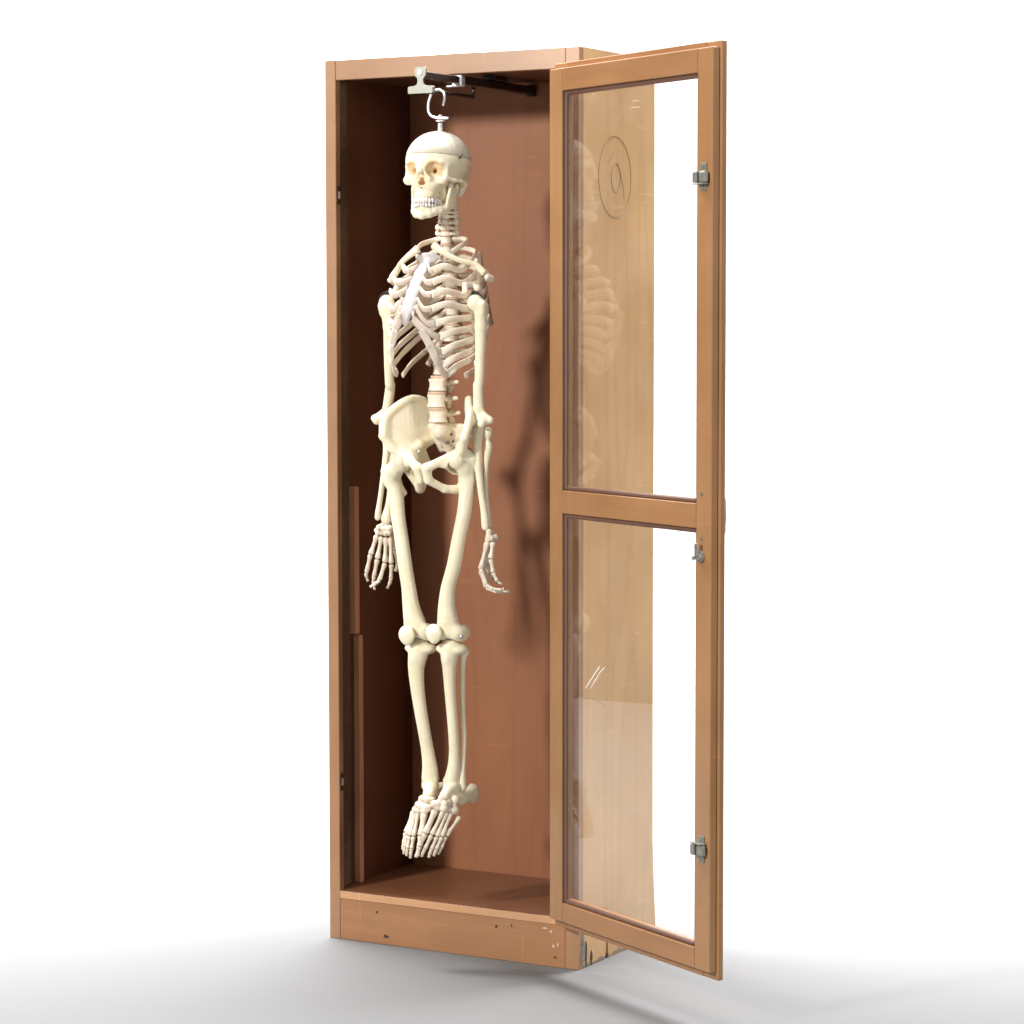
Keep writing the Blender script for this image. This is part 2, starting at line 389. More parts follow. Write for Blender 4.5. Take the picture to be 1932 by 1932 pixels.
rg = N(nt, 'ShaderNodeMapRange'); rg.inputs[1].default_value = .42; rg.inputs[2].default_value = .75; rg.inputs[3].default_value = .004; rg.inputs[4].default_value = .035; L.new(ng.outputs[0], rg.inputs[0])
L.new(rg.outputs[0], m2.inputs[0]); L.new(mx.outputs[0], m2.inputs[1]); L.new(df.outputs[0], m2.inputs[2]); L.new(m2.outputs[0], o_.inputs[0])
gn = N(nt, 'ShaderNodeTexNoise', Scale=2.2, Detail=1.); L.new(tcg.outputs['Object'], gn.inputs[0]); gb = N(nt, 'ShaderNodeBump', Strength=.25, Distance=.004); L.new(gn.outputs[0], gb.inputs['Height']); L.new(gb.outputs[0], gl.inputs['Normal'])

# ------------------------------------------------------------------ studio paper sweep
prof = [(-4.2, 0.)]+[(x, 0.) for x in np.linspace(-3.5, 2.4, 10)]
R_ = 1.5
for k in range(1, 17): a = PI/2*k/16; prof.append((2.4+R_*math.sin(a), R_*(1-math.cos(a))))
prof += [(3.9, z) for z in (2.2, 3.2, 4.2, 5.2)]
V = []; F = []
for b_, z in prof: V.append(SW(-3.95, b_, z)); V.append(SW(3.95, b_, z))
for i in range(len(prof)-1): F.append((2*i, 2*i+1, 2*i+3, 2*i+2))
tag(mesh_obj('backdrop', (V, F), m_paper, smooth=True), kind='structure')

# ------------------------------------------------------------------ cabinet
W, D, H = .6956, .384, 2.14
ZT, ZF = 2.092, .120
cab = tag(empty('cabinet', (W/2, D/2, 0)), 'tall narrow wooden display cabinet with its glazed door standing wide open', 'cabinet')
OC = (W/2, D/2, 0)
def cpart(name, vf, mat, parent=None, smooth=False):
    o = mesh_obj(name, vf, mat, None, smooth)
    p = parent or cab; o.parent = p
    q = p.matrix_parent_inverse
    o.location = -np.array(OC) if p is cab else (0, 0, 0)
    return o
SD = .0074
# left side sheet
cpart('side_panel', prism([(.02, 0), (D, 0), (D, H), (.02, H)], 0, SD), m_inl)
# right side sheet with a split foot and a flared back edge
rear = [(.398, 0), (.3985, .033), (.392, .10), (.3868, .17), (.3825, .24), (D-.002, .33), (D-.003, .8), (D-.0015, 1.5), (D-.001, 2.0), (D-.002, H)]
poly = [(.02, 0), (.1325, .002), (.1365, .02), (.1385, .06), (.1372, .105), (.1405, .135), (.1405, .105), (.1455, .06), (.1475, .02), (.149, .0)]+rear+[(.02, H)]
sp = cpart('side_panel', prism(poly, W-SD, W), m_side)
sp['label'] = 'pale maple side panel with a split foot and pencil spiral'
# pencil spiral on the outside of the right panel
yc, zc = .176, 1.849
pts = []
for k in range(0, 97):
    a = math.radians(105-360*k/96*1.0); pts.append((W+.0004, yc+.083*math.cos(a)*(1-.02*k/96), zc+.0945*math.sin(a)+.002))
pts2 = [(W+.0004, yc+q_[0], zc+q_[1]) for q_ in crom([(.016, .030), (.004, .034), (-.012, .024), (-.018, .002), (-.013, -.020), (.001, -.034), (.016, -.028), (.026, -.010), (.026, .010), (.018, .028), (.006, .033), (.018, .028), (.030, .008), (.040, -.014), (.045, -.034), (.044, -.044)], 4)]
pts3 = [(W+.0004, yc+q_[0], zc+q_[1]) for q_ in ((-.028, .086), (-.020, .094), (-.012, .099))]
pts4 = crom([(W+.0004, yc-.03, zc+.035), (W+.0004, yc-.016, zc+.050), (W+.0004, yc-.002, zc+.064)], 5)
cpart('pen_spiral', join(tube(pts, .0005, 5), tube(pts2, [.0005, .0007, .0005, .0004], 5), tube(pts3, .0004, 5), tube(pts4, .0005, 5)), m_ink_and_reflection, sp)
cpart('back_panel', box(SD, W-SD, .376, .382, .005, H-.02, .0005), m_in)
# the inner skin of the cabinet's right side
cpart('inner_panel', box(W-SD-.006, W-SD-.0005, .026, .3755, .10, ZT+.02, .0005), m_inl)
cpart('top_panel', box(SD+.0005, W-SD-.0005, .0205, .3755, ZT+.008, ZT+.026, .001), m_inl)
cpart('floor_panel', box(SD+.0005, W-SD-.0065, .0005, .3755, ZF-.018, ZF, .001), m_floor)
# face frame: stiles, top rail, floor edge, kick board
cpart('stile', box(0, .030, 0, .0195, 0, H, .0012), m_frame)
cpart('stile', box(W-.036, W, 0, .0195, 0, H, .0012), m_frame)
cpart('top_rail', box(.0305, W-.0365, .0004, .0195, ZT, H, .0012), m_rail)
cpart('floor_edge', box(.0305, W-.0365, -.0002, .0004, ZF-.018, ZF-.0004, .0001), m_edge)
cpart('kick_board', box(.0305, W-.0365, .0006, .0195, .0, ZF-.0185, .0012), m_kick)
# lining strips on the left wall
cpart('felt_strip', box(SD+.0003, .0125, .030, .078, ZF+.001, ZT, .001), m_felt)
cpart('batten', box(SD+.0003, .0275, .082, .100, .745, 1.108, .0012), m_batt)
cpart('batten', box(SD+.0003, .0255, .101, .118, ZF+.001, .739, .0012), m_batt)
# strikes for the roller catches
for z in (1.817, .388):
    s = cpart('strike_plate', box(.0303, .0318, .004, .019, z-.022, z+.022, .0006), m_dark)
    cpart('strike_roller', box(.0319, .0345, .0075, .0145, z-.009, z+.009, .0015), m_steel, s)
# worn corner at the foot, a torn grey patch on the right stile
rnd = random.Random(3)
def blotch(y0, z0, ry, rz, x, n=26, seed=1):
    r = random.Random(seed); P = []
    for k in range(n):
        a = 2*PI*k/n; q = .62+.38*r.random(); P.append((y0+ry*q*math.cos(a), z0+rz*q*math.sin(a)))
    return prism(P, x, x+.0012)
m_scar = plain('crumbled_grey_wood', (.20, .19, .15), .9, noise=.7, bump=1.)
m_scar2 = plain('black_splintered_wood', (.05, .04, .035), .9, noise=.5, bump=1.)
m_chip = plain('chipped_pale_wood', (.62, .47, .38), .8)
sc1 = cpart('splintered_edge', blotch(.020, .045, .013, .052, W-.0006, seed=2), m_scar, sp)
cpart('splintered_edge', blotch(.035, .030, .006, .036, W-.0005, seed=5), m_scar2, sp)
cpart('splintered_edge', blotch(.062, .018, .007, .020, W-.0005, seed=9), m_scar2, sp)
cpart('chip', blotch(.070, .030, .003, .010, W-.0003, 12, seed=4), m_chip, sp)
def frontblotch(x0, z0, rx, rz, seed):
    r = random.Random(seed); n = 16; P = []
    for k in range(n): a = 2*PI*k/n; q = .6+.4*r.random(); P.append((x0+rx*q*math.cos(a), z0+rz*q*math.sin(a)))
    V = [(x, -.0006, z) for x, z in P]+[(x, .0018, z) for x, z in P]; F = [tuple(range(n)), tuple(range(n, 2*n))[::-1]]
    for i in range(n): j = (i+1) % n; F.append((i, n+i, n+j, j))
    return V, F
kb = [o for o in cab.children if o.name.startswith('kick_board')][0]
for x, z, rx, rz, mt, sd in ((.137, .078, .004, .0035, m_scar2, 1), (.163, .021, .008, .005, m_scar2, 2), (.473, .080, .0045, .004, m_scar2, 3), (.515, .086, .0015, .005, m_scar2, 4),
                         (.605, .090, .008, .002, m_chip, 5), (.622, .084, .003, .004, m_chip, 6), (.628, .050, .004, .0045, m_chip, 7), (.640, .054, .002, .006, m_chip, 8), (.633, .024, .004, .003, m_scar2, 9)):
    cpart('chip' if mt is m_chip else 'knot', frontblotch(x, z, rx, rz, sd), mt, kb)

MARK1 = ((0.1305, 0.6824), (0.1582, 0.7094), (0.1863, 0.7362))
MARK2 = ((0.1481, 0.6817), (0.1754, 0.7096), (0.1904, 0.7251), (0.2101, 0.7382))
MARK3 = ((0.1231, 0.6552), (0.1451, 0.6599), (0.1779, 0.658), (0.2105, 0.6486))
# ------------------------------------------------------------------ door (local frame: x along the door, y out of its back, z up)
AO = -.501807
dr = mesh_obj('door', join(box(0, .0525, .0, .018, .128, 2.085, .0015), box(.5805, .635, .0, .018, .128, 2.085, .0018),
                           box(-.006, .0465, .0184, .0335, .110, 2.099, .0015), box(.5865, .641, .0184, .0335, .110, 2.099, .0025),), m_door, None)
dr.parent = cab; dr.location = (.6455-OC[0], -.05-OC[1], 0); dr.rotation_euler = (0, 0, AO)
dr['label'] = 'open glazed door seen from its inner side'
def dpart(name, vf, mat, smooth=False): return mesh_obj(name, vf, mat, dr, smooth)
ZB = ((1.1285, 2.034), (.1735, 1.0755))
rails = []
for z0, z1, t0, t1 in ((2.034, 2.085, 2.028, 2.099), (1.0755, 1.1285, 1.0815, 1.1225), (.128, .1735, .110, .1795)):
    rails.append(join(box(.0529, .5801, .0003, .0178, z0, z1, .0015), box(.0469, .5861, .0186, .0332, t0, t1, .0012)))
for r_ in rails: dpart('rail', r_, m_doorx)
for z0, z1 in ZB:
    A = box(.0528, .0625, .005, .0145, z0+.0002, z1-.0002, .003); B_ = box(.5705, .5803, .005, .0145, z0+.0002, z1-.0002, .003)
    C_ = box(.0628, .5702, .005, .0145, z0+.0002, z0+.0105, .003); D_ = box(.0628, .5702, .005, .0145, z1-.0105, z1-.0002, .003)
    dpart('glass_moulding', join(A, B_, C_, D_), m_stop)
    g = dpart('glass_pane', box(.0475, .5855, .0152, .0180, z0-.005, z1+.005, .0002), m_glass)
m_mark = plain('white_scratch_and_reflection', (.85, .82, .78), .6)
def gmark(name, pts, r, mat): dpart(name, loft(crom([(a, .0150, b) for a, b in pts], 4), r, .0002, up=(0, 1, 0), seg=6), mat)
gmark('scratch_and_reflection_mark', MARK1, .0011, m_mark); gmark('scratch_and_reflection_mark', MARK2, [.0004, .0012, .0006, .0011, .0004], m_mark); gmark('scratch_and_reflection_mark', MARK3, .0005, m_ink_and_reflection)  # lamp-stand reflection painted on the lower pane: pale streaks and a grey arc
gmark('scratch_and_reflection_mark', ((.310, 1.9935), (.328, 1.994), (.343, 1.9925)), [.0002, .0004, .0002], m_mark); gmark('scratch_and_reflection_mark', ((.308, 1.980), (.326, 1.9792), (.345, 1.9795)), [.0002, .0004, .0002], m_mark)
# roller catches, cam lock, screws, outside pull
def catch(z, flip):
    s = 1 if flip else -1
    pl_ = box(.597, .611, -.0022, -.0002, z-.026, z+.026, .0008)
    body = box(.592, .613, -.013, -.0025, z-.011-(.004 if flip else 0), z+.011, .002)
    top = box(.585, .612, -.024, -.0025, z+.011*1.0, z+.0135, .0008)
    c = dpart('roller_catch', join(pl_, body, top), m_nickel)
    mesh_obj('roller', join(box(.572, .586, -.024, -.010, z-.012, z+.010, .002)), m_steel, None).parent = None
    return c
for z, fl in ((1.816, False), (.391, True)):
    V1 = [box(.594, .616, -.0022, -.0002, z-.029, z+.029, .0035), box(.603, .627, -.0145, -.0025, z-.013, z+.012, .004),
          box(.587, .6025, -.0185, -.0045, z-.012, z+.011, .002), box(.588, .624, -.0185, -.0025, z+.0125 if fl else z-.0160, z+.0150 if fl else z-.0135, .0006),
          cylz((.6045, -.0023, z+.021), (0, -1, 0), .0036, .0014, 12), cylz((.6045, -.0023, z-.022), (0, -1, 0), .0036, .0014, 12)]
    dpart('roller_catch', join(*V1), m_nickel)
dpart('cam_lock', join(cylz((.600, -.0002, 1.0165), (0, -1, 0), .0125, .006, 22), cylz((.600, -.0063, 1.0165), (0, -1, 0), .0085, .005, 18),
                       box(.594, .606, -.0145, -.0115, 1.018, 1.046, .0012), cylz((.594, -.0145, 1.014), (0, -1, 0), .0045, .003, 12)), m_steel)
for z in (1.1497, 1.0552): dpart('screw', cylz((.5995, -.0002, z), (0, -1, 0), .0042, .0012, 14), m_steel)
hp = crom([(.612, .034, 1.145), (.612, .046, 1.138), (.612, .047, 1.12), (.612, .048, 1.10), (.612, .047, 1.085), (.612, .046, 1.067), (.612, .034, 1.060)], 5)
dpart('handle', loft(hp, .008, .003, up=(1, 0, 0), seg=10), m_steel, True)
for z in (.42, 1.15, 1.88):   # butt hinges between door and stile
    dpart('hinge', join(cylz((-.010, .030, z-.035), (0, 0, 1), .0045, .07, 12), box(-.009, .020, .0336, .0350, z-.034, z+.034, .0004)), m_steel)

# ------------------------------------------------------------------ hanging rail under the cabinet top
XR = .362
RY, RZ = .066, .0065
def rbox(x0, x1, y0, y1, z0, z1, bv=.001): return box(XR+x0, XR+x1, y0+RY, y1+RY, z0+RZ, z1+RZ, bv)
hr = cpart('hanging_rail', rbox(-.011, .011, -.035, .296, 2.062, 2.082, .002), m_dark)
def hpart(name, vf, mat, smooth=False): return cpart(name, vf, mat, hr, smooth)
hpart('mounting_block', rbox(-.018, .018, .10, .16, 2.0825, 2.0928), m_dark)
hpart('mounting_block', rbox(-.012, .012, .2965, .309, 2.058, 2.086, .003), m_dark)
hpart('slide_collar', rbox(-.0130, .0130, -.056, -.0352, 2.057, 2.0855, .003), m_white_metal)
hpart('slide_stop', rbox(-.030, -.0127, -.052, -.040, 2.057, 2.061), m_white_metal)
hpart('slide_bar', rbox(-.008, .008, -.212, -.0475, 2.064, 2.081, .002), m_dark)
zc_ = [(-.032, .0), (.032, .0), (.033, .002), (.033, .0145), (.030, .0165), (.014, .0175), (.0085, .021), (.0070, .027), (.0080, .034), (.0135, .040), (.0150, .046), (.0150, .056), (.0120, .060), (-.0120, .060), (-.0150, .056), (-.0150, .046), (-.0135, .040), (-.0080, .034), (-.0070, .027), (-.0085, .021), (-.014, .0175), (-.030, .0165), (-.033, .0145), (-.033, .002)]
n_ = len(zc_); Vb = [(XR+a, RY-.2175, 2.030+RZ+b) for a, b in zc_]+[(XR+a, RY-.2125, 2.030+RZ+b) for a, b in zc_]
Fb = [tuple(range(n_)), tuple(range(n_, 2*n_))[::-1]]+[(i, n_+i, n_+(i+1) % n_, (i+1) % n_) for i in range(n_)]
hpart('bracket', (Vb, Fb), m_nickel)
hpart('bracket_foot', rbox(-.0325, .0325, -.2124, -.203, 2.0305, 2.046, .002), m_nickel)
hpart('screw', cylz((XR, RY-.2176, 2.078+RZ), (0, -1, 0), .0065, .0022, 14), m_steel)
bp_ = [(XR-.012, RY-.2028, 2.038+RZ), (XR-.008, RY-.10, 2.038+RZ), (XR-.004, RY, 2.038+RZ), (XR-.002, RY+.028, 2.038+RZ)]
hpart('hanging_bar', tube(crom(bp_, 6), .0052, 10), m_dark, True)
hpart('bar_hanger', tube([(XR-.002, RY+.028, 2.0435+RZ), (XR-.002, RY+.028, 2.052+RZ), (XR-.002, RY+.028, 2.0615+RZ)], .004, 8), m_dark, True)

# ------------------------------------------------------------------ skeleton
X0, Y0 = .362, -.06
sk = tag(empty('skeleton', (X0, Y0, 0)), 'life size cream plastic anatomical skeleton hanging by a steel hook inside the open cabinet', 'skeleton')
ORG = np.array([X0, Y0, 0.])
def unp(px, py, Fd):
    """a point seen at (px,py) on the vertical plane Fd metres forward of the hanging line, in skeleton axes (lateral, forward, up)"""
    d = FW*CF+RT*(px-966)-UP*(py-966); t = (Y0-Fd-CPOS[1])/d[1]; q = CPOS+d*t
    return np.array([q[0]-X0, Fd, q[2]])
def KA(x, y, Fd=0): return unp(720.2+x*.17497, 117.6+y*.17497, Fd)
def KB(x, y, Fd=0): return unp(698.1+x*.19019, 411.5+y*.19019, Fd)
def KC(x, y, Fd=0): return unp(676.1+x*.23579, 690.8+y*.23579, Fd)
def KD(x, y, Fd=0): return unp(720.2+x*.2852, 1102.3+y*.2852, Fd)
def ZP(py): return unp(831, py, 0)[2]
def toW(v): v = np.asarray(v, float); return np.stack([v[:, 0], -v[:, 1], v[:, 2]], 1)
def bone(name, prims, mat=m_cream, parent=None, h=.0022, smooth=1, at=None):
    v, f, c = sdf(prims, h, smooth); f = np.asarray(f)[:, ::-1]
    v = toW(v)
    cen = (v.min(0)+v.max(0))/2; v = v-cen
    o = mesh_obj(name, (v, f), mat, parent or sk, True, c)
    setloc(o, cen, parent); return o
ABS = {}
def setloc(o, cen, parent):
    cen = np.array(cen, float); ABS[o.name] = cen
    o.location = cen-(ABS[parent.name] if parent is not None else 0)
def lbone(name, vf, mat, parent=None):
    v, f = vf; v = toW(np.array(v)); f = [tuple(q)[::-1] for q in f]
    cen = (v.min(0)+v.max(0))/2; o = mesh_obj(name, (v-cen, f), mat, parent or sk, True); setloc(o, cen, parent); return o
def dup(o, cen, parent=None, scale=None):
    c = o.copy(); link(c); c.parent = parent or sk; setloc(c, cen, parent)
    if scale: c.scale = scale
    return c
def rc(a, b, r1, r2=None, k=.006, op='+'): return (op, k, ('rc', tuple(a), tuple(b), r1, r1 if r2 is None else r2))
def el(c, r, k=.006, op='+', rot=None): return (op, k, ('e', tuple(c), tuple(r), rot))
def tri(a, b, c, r, k=.006): return ('+', k, ('t', tuple(a), tuple(b), tuple(c), r))
def chain(P, R, k=.006):
    P = crom(P, 3); R = [float(x[0]) for x in crom([(r_, 0) for r_ in R], 3)]
    return [('+', k, ('ch', [tuple(p) for p in P], R))]

# ---- skull, in its own frame (mm): x lateral, y forward, z up from the saw cut
YAWS = math.radians(4)
SC0 = KA(607, 1036, 0)   # centre of the cut plane
PIT = math.radians(6)
def SKP(x, y, z):
    x, y, z = x/1000, y/1000, z/1000; y, z = y*math.cos(PIT)-z*math.sin(PIT)*.55, z*math.cos(PIT)+y*math.sin(PIT); c, s = math.cos(YAWS), math.sin(YAWS)
    return np.array([SC0[0]+x*c+y*s, SC0[1]-x*s+y*c, SC0[2]+z])
RS = np.array([[math.cos(YAWS), math.sin(YAWS), 0], [-math.sin(YAWS), math.cos(YAWS), 0], [0, 0, 1]]).T
def se(x, y, z, a, b, c, k=5, op='+'):
    return (op, k/1000, ('e', tuple(SKP(x, y, z)), (a/1000, b/1000, c/1000), RS.T.tolist()))
def srr(a, b, r1, r2=None, k=4, op='+'):
    return (op, k/1000, ('rc', tuple(SKP(*a)), tuple(SKP(*b)), r1/1000, (r2 or r1)/1000))
def both(fn, *pts, **kw):
    out = []
    for s in (1, -1): out.append(fn(*[(p[0]*s, p[1], p[2]) if isinstance(p, tuple) else p for p in pts], **kw))
    return out
def be(x, *a, **kw): return [se(x, *a, **kw), se(-x, *a, **kw)]
cap_cut = SKP(0, 0, 0)[2]; CUTN = (SKP(0, 0, 1)-SKP(0, 0, 0)); CUTN = np.array([0, -math.sin(PIT), math.cos(PIT)])
cran = [se(0, -4, -6, 72, 88, 69.5), se(0, 20, -14, 61, 66, 57, k=12), se(0, -42, -30, 56, 48, 46, k=12)]
def cutmesh(vf, z, keep_above, cap=True):
    import bmesh
    v, f = vf[0], vf[1]
    bm = bmesh.new(); bv = [bm.verts.new(p) for p in v]
    for q in f:
        try: bm.faces.new([bv[i] for i in q])
        except ValueError: pass
    g = bm.verts[:]+bm.edges[:]+bm.faces[:]
    r = bmesh.ops.bisect_plane(bm, geom=g, plane_co=tuple(SC0+np.array([0, 0, z-cap_cut])), plane_no=tuple(CUTN), clear_outer=not keep_above, clear_inner=keep_above)
    ed = [e for e in r['geom_cut'] if isinstance(e, bmesh.types.BMEdge)]
    if cap: bmesh.ops.contextual_create(bm, geom=ed)
    bm.verts.index_update()
    V = [tuple(x.co) for x in bm.verts]; F = [[x.index for x in q.verts] for q in bm.faces]; bm.free(); return V, F
face = list(cran)
face += [srr((-40, 70, -22), (0, 80, -20), 6, 6, 6), srr((40, 70, -22), (0, 80, -20), 6, 6, 6)]
face += both(srr, (42, 66, -22), (51, 52, -26), 6, 5)
face += both(srr, (51, 52, -26), (50, 54, -50), 5, 6)
face += be(44, 61, -60, 13, 9, 11, k=7)
face += [se(0, 58, -72, 33, 24, 26, k=8), se(0, 56, -94, 28, 28, 15, k=6)]
face += [se(0, 40, -60, 44, 32, 22, k=8)]
face += [srr((0, 82, -24), (0, 91, -44), 8, 6.5, 6)]
face += both(srr, (8, 82, -34), (17, 76, -60), 6, 7, k=6)
# hollows
face += be(69, 46, -44, 11, 20, 22, k=6, op='~')
face += be(58, 38, -88, 17, 22, 20, k=5, op='~')
face += be(31, 80, -38.5, 19.5, 15, 17.5, k=2.5, op='-')
face += be(24.5, 79, -35, 8.5, 12, 11, k=3, op='-')+be(41, 72, -43, 8, 12, 9, k=3, op='-')
face += both(srr, (28, 70, -39), (20, 50, -39), 8, 3, k=3, op='-')
face += both(srr, (5.0, 92, -72.5), (0, 94, -53), 5.4, 3.6, k=1.5, op='-')
face += both(srr, (5.0, 90, -72), (3, 66, -66), 5.2, 4.5, k=1.5, op='-')
face += [srr((0, 90, -56), (0, 72, -62), 4.5, 5.0, 1.5, '-')]
face += [srr((0, 60, -84), (0, 90, -80), 1.8, 1.4, 2), srr((0, 62, -60), (0, 82, -66), 1.4, 1.2, 1), srr((0, 84, -80), (0, 96, -79), 2.6, 1.2, 2)]
# cheek arches, mastoids, base
face += both(srr, (50, 54, -56), (62, 34, -58), 5, 4, k=4)
face += both(srr, (62, 34, -58), (66, 8, -57), 4, 3.8, k=4)
face += both(srr, (66, 8, -57), (60, -12, -56), 3.8, 5, k=4)
face += both(srr, (57, -18, -62), (54, -12, -84), 12, 6, k=6)
face += both(srr, (67, -4, -65), (50, -4, -66), 4.2, 3, k=2, op='-')
face += [se(0, -6, -66, 44, 40, 16, k=8), *be(26, 20, -88, 15, 16, 24, k=6), srr((-15, 30, -76), (-17, 26, -96), 5, 4), srr((15, 30, -76), (17, 26, -96), 5, 4)]
face += both(srr, (31, 84, -59), (31, 74, -60), 1.8, 1.4, k=1, op='~')
v, f, c = sdf(face, .0018, 1)
lowerV, lowerF = cutmesh((v, f), cap_cut-.0004, False)
# attribute after cutting: nearest by hashing on original vertices
hv = {tuple(np.round(p, 5)): cc for p, cc in zip(v, c)}
cl = [hv.get(tuple(np.round(p, 5)), 0) for p in lowerV]
lw = toW(np.array(lowerV)); cen = (lw.min(0)+lw.max(0))/2
skull = mesh_obj('skull', (lw-cen, [tuple(q)[::-1] for q in lowerF]), m_cream, sk, True, cl); setloc(skull, cen, None)
v, f, c = sdf(cran, .0018, 1)
v = np.array(v); q = v-SC0; v = SC0+q*np.array([1.008, 1.008, 1.0])
cv, cf = cutmesh((v, f), cap_cut+.0006, True)
lbone('skull_cap', (cv, cf), m_cap, skull)
# coronal suture ridge on the cap
def on_cap(x, y):   # height of the cap surface (mm) over (x,y)
    zs = [z for z in np.linspace(75, 0, 300) if min(_sd(p[2], SKP(x, y, z)[None])[0] for p in cran) < 0]
    return zs[0] if zs else 0
sut = []
for k in range(15):
    a = k/14; x = 58*a+4; y = 14+22*a*a+2.2*math.sin(k*2.3); sut.append(SKP(x*1.004, y*1.004, on_cap(x, y)+.3))
lbone('suture', tube(crom([p for p in sut if (p-SC0)@CUTN > .003], 3), .0009, 6), m_cream, skull)
# hook-and-eye catch on the temple
hk = SKP(66, 44, 0)
lbone('cap_hook', join(tube([SKP(69, 12, 4), SKP(70.5, 12, 6), SKP(71.5, 16, 5)], .0012, 6), tube([SKP(71.5, 16, 5), SKP(71.5, 22, -3), SKP(70, 27, -4)], .001, 6), tube([SKP(70, 24, -6), SKP(71.5, 29, -4), SKP(69.5, 30, -2)], .0013, 6)), m_wire, skull)
# hanging stem, washers and S hook
top = SKP(4, -2, 60)
TX, TF = KA(632, 700, 0)[0], 0.
def TR(y): return np.array([TX, TF, KA(632, y, 0)[2]])
lbone('hanger_stem', join(tube([TR(775), TR(720), TR(655)], .0058, 12), tube([TR(640), TR(634), TR(628)], .0105, 16), tube([TR(600), TR(580), TR(568)], .0042, 10)), m_white_metal)
hkp = [KA(716, 602, 0), KA(660, 602, 0), KA(590, 598, 0), KA(530, 575, 0), KA(503, 520, 0), KA(505, 440, 0), KA(525, 370, 0), KA(545, 330, .0), KA(585, 300, -.004), KA(630, 298, -.004), KA(668, 330, -.002), KA(676, 385, 0), KA(662, 468, 0)]
lbone('hanger_hook', tube(crom(hkp, 5), .0030, 8), m_white_metal)
# teeth
def tooth(name, xx, yy, zz, wx, hh, up, parent):
    a = math.atan2(xx, max(yy-34, 1)); P = [(0, 0, -hh*.5), (0, 0, 0), (0, 0, hh*.5)]
    prims = [('+', .0012, ('e', tuple(SKP(xx, yy, zz)), (wx/2000, (.0042), hh/2000), (RS.T@np.array([[math.cos(a), math.sin(a), 0], [-math.sin(a), math.cos(a), 0], [0, 0, 1]]).T.T).tolist()))]
    return bone(name, prims, m_tooth, parent, .0012, 1)
def arc(n, rx, ry, yb):
    out = []
    for i in range(n):
        a = (i-(n-1)/2)/(n/2)*math.radians(92); out.append((rx*math.sin(a), yb+ry*math.cos(a)))
    return out
for i, (x, y) in enumerate(arc(16, 31.5, 47, 42)): tooth('tooth', x, y, -109.5-(.8 if i % 2 else 0), 8.0 if 5 < i < 10 else 6.8, 12.5, 1, skull)
# mandible
mand = [srr((0, 75, -141), (15, 70, -139), 10.5, 9.5, 6), srr((0, 75, -141), (-15, 70, -139), 10.5, 9.5, 6), se(0, 81, -144, 12, 6, 8, k=5)]
for s in (1, -1):
    mand += [srr((16*s, 70, -139), (33*s, 48, -130), 9.5, 8.0, 5), srr((33*s, 48, -130), (44*s, 10, -112), 8.0, 7.5, 5),
             srr((25*s, 60, -129), (37*s, 26, -125), 6.5, 6.5, 5), srr((0, 75, -129), (25*s, 60, -129), 6, 6.5, 5), ('+', .005, ('t', tuple(SKP(26*s, 60, -128)), tuple(SKP(44*s, 20, -114)), tuple(SKP(37*s, 36, -130)), .006))]
    T = lambda x, y, z: SKP(x*s, y, z)
    mand += [('+', .005, ('t', tuple(T(44, 30, -118)), tuple(T(46, 4, -108)), tuple(T(50, -2, -74)), .0042)),
             ('+', .005, ('t', tuple(T(43, 36, -120)), tuple(T(49, 28, -74)), tuple(T(50, 0, -78)), .0042)),
             srr((50*s, -2, -72), (50*s, -1, -66), 5.5, 6, 4), srr((49*s, 27, -76), (49*s, 29, -66), 4, 3, 4),
             srr((46*s, 3, -106), (44*s, 12, -112), 6, 7, 5)]
mand += [srr((24, 76, -133), (24, 68, -133), 1.6, 1.3, 1, '~'), srr((-24, 76, -133), (-24, 68, -133), 1.6, 1.3, 1, '~')]
man = bone('mandible', mand, m_cream, None, .0018)
for i, (x, y) in enumerate(arc(16, 30, 45.5, 41)): tooth('tooth', x, y, -120.5+(.7 if i % 2 else 0), 5.6 if 5 < i < 10 else 6.8, 10.5, 0, man)

